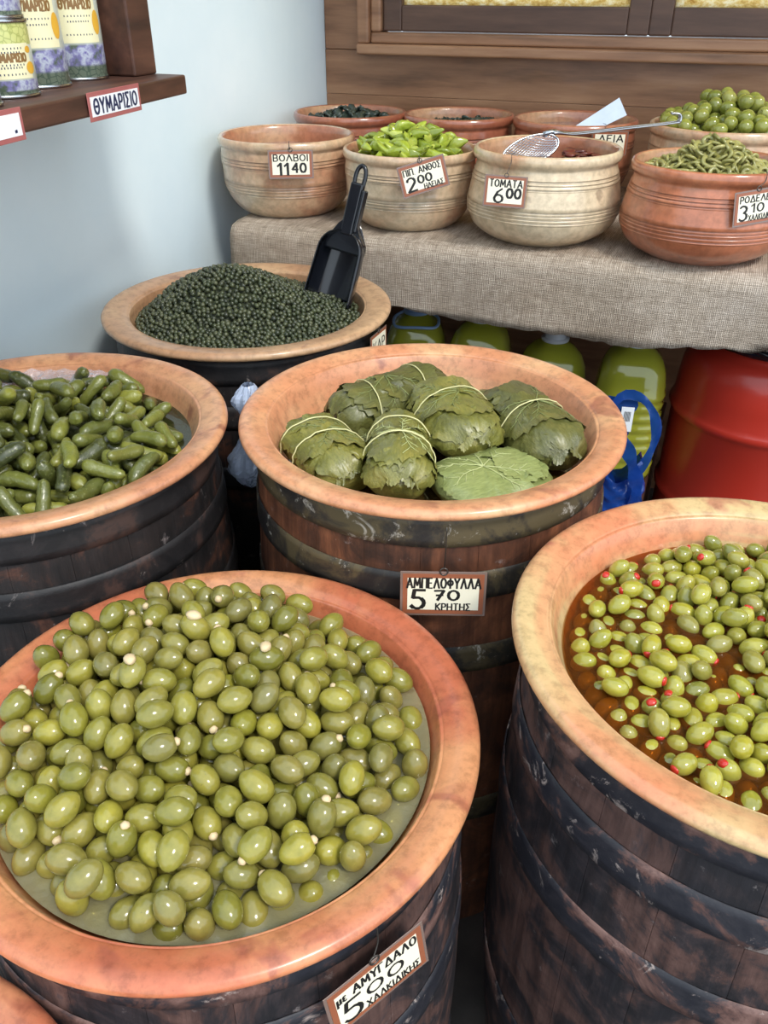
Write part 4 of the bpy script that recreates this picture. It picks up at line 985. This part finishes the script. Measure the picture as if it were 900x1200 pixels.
def can_mat(name, H, short):
    m, nt, b = newmat(name); tc = node(nt, 'ShaderNodeTexCoord'); sx = node(nt, 'ShaderNodeSeparateXYZ'); nt.links.new(tc.outputs['Object'], sx.inputs[0])
    mr = node(nt, 'ShaderNodeMath', operation='DIVIDE'); nt.links.new(sx.outputs['Z'], mr.inputs[0]); mr.inputs[1].default_value = H
    v = coords(nt); n1 = noisef(nt, v, 45, 4, .6); vo = node(nt, 'ShaderNodeTexVoronoi', feature='DISTANCE_TO_EDGE'); vo.inputs['Scale'].default_value = 130; nt.links.new(v, vo.inputs['Vector'])
    flo = ramp(nt, [(.38, srgb(96, 112, 92)), (.48, srgb(140, 136, 190)), (.58, srgb(206, 214, 226)), (.66, srgb(120, 112, 180))], n1)
    hon = ramp(nt, [(.0, srgb(70, 92, 78)), (.12, srgb(120, 134, 116))], vo.outputs['Distance'])
    top = ramp(nt, [(.0, srgb(150, 156, 84)), (.12, srgb(190, 192, 120))], vo.outputs['Distance'])
    cut = lambda p: ramp(nt, [(p-.008, (0, 0, 0, 1)), (p+.008, (1, 1, 1, 1))], mr.outputs[0])
    c = mix(nt, hon, flo, cut(.10)); c = mix(nt, c, srgb(206, 212, 196), cut(.24)); c = mix(nt, c, top, cut(.70))
    nt.links.new(c, b.inputs['Base Color']); b.inputs['Roughness'].default_value = .3; b.inputs['Coat Weight'].default_value = .3; return m
CREAMP = mat('can_cream', [srgb(232, 224, 178), srgb(240, 234, 196)], 20, .35, bs=0)
HONEY = mat('can_honey', [srgb(214, 150, 40), srgb(236, 190, 70)], 30, .35, bs=0)
BROWNI = mat('brown_ink', [srgb(126, 92, 48), srgb(146, 108, 58)], 20, .4, bs=0)
TIN = mat('tin', [srgb(176, 180, 184), srgb(204, 206, 208)], 20, .25, metal=1, bs=0)
CM = can_mat('can_print', .20, False); CMS = can_mat('can_print_short', .085, True)
def patch(name, R, a0, a1, z0, z1, m, parent, round_=None):
    v, f, n = [], [], 14
    for i in range(n+1):
        a = a0+(a1-a0)*i/n; k = 1 if not round_ else math.sqrt(max(.02, 1-(2*i/n-1)**2)); zc, hh = (z0+z1)/2, (z1-z0)/2*k
        for z in (zc-hh, zc+hh): v.append((R*math.sin(a), -R*math.cos(a), z))
    for i in range(n): f.append((2*i, 2*i+2, 2*i+3, 2*i+1))
    return link(name, pyd(name, v, f), m, parent)
def can(x, y, z, H, rz, label):
    R = .0462; c = thing('honey_tin', label, 'tin', (x, y, z), (0, 0, rz)); short = H < .12
    link('tin_body', lathe('tin_body', [(.002, .002), (R-.002, .002), (R, .004), (R, H-.004), (R-.002, H-.002), (.002, H-.002)], 56), CMS if short else CM, c)
    for z_ in (0, H-.004): link('tin_rim', lathe('tin_rim', [(R-.003, z_), (R+.0012, z_), (R+.0016, z_+.002), (R+.0012, z_+.004), (R-.003, z_+.004)], 56), TIN, c)
    p = patch('label_panel', R+.0003, -.62, .72, H*.25, H*.70, CREAMP, c)
    s = .5 if short else 1
    lettering('lettering', [('ΘΥΜΑΡΙΣΙΟ', -.025, H*.47, .012 if not short else .009, .050, .0026)], BROWNI, p, 0, R+.0005)
    parts = [('Ι'*9, -.020+.004*(k % 2), H*q, .0016, .040-.008*(k % 2), .0012) for k, q in enumerate((.63, .58, .42, .385, .30))]
    lettering('small_print', parts, NAVY, p, 0, R+.0005)
    patch('honey_picture', R+.0006, .50, .86, H*.30, H*.46, HONEY, p, True)
    patch('honey_picture', R+.0006, .56, .80, H*.57, H*.66, HONEY, p, True)
    patch('emblem', R+.0004, -1.25, -.80, H*.38, H*.60, mat('can_emblem', [srgb(88, 112, 96), srgb(150, 166, 150)], 60, .35, bs=0), c, True)
    return c
fr_ = R2(58)
can(-.985, 1.195, 1.2245, .20, fr_, 'tall printed honey tin standing beside the shelf end post')
can(-.962, 1.078, 1.2245, .20, fr_, 'tall printed honey tin standing between another tall tin and stacked short tins')
can(-.919, .962, 1.2245, .088, fr_+.1, 'short honey tin at the bottom of the stack of two')
can(-.921, .960, 1.3130, .088, fr_-.1, 'short honey tin stacked on top of another short tin')
can(-.880, .850, 1.2245, .088, fr_, 'short honey tin standing before the stacked tins')
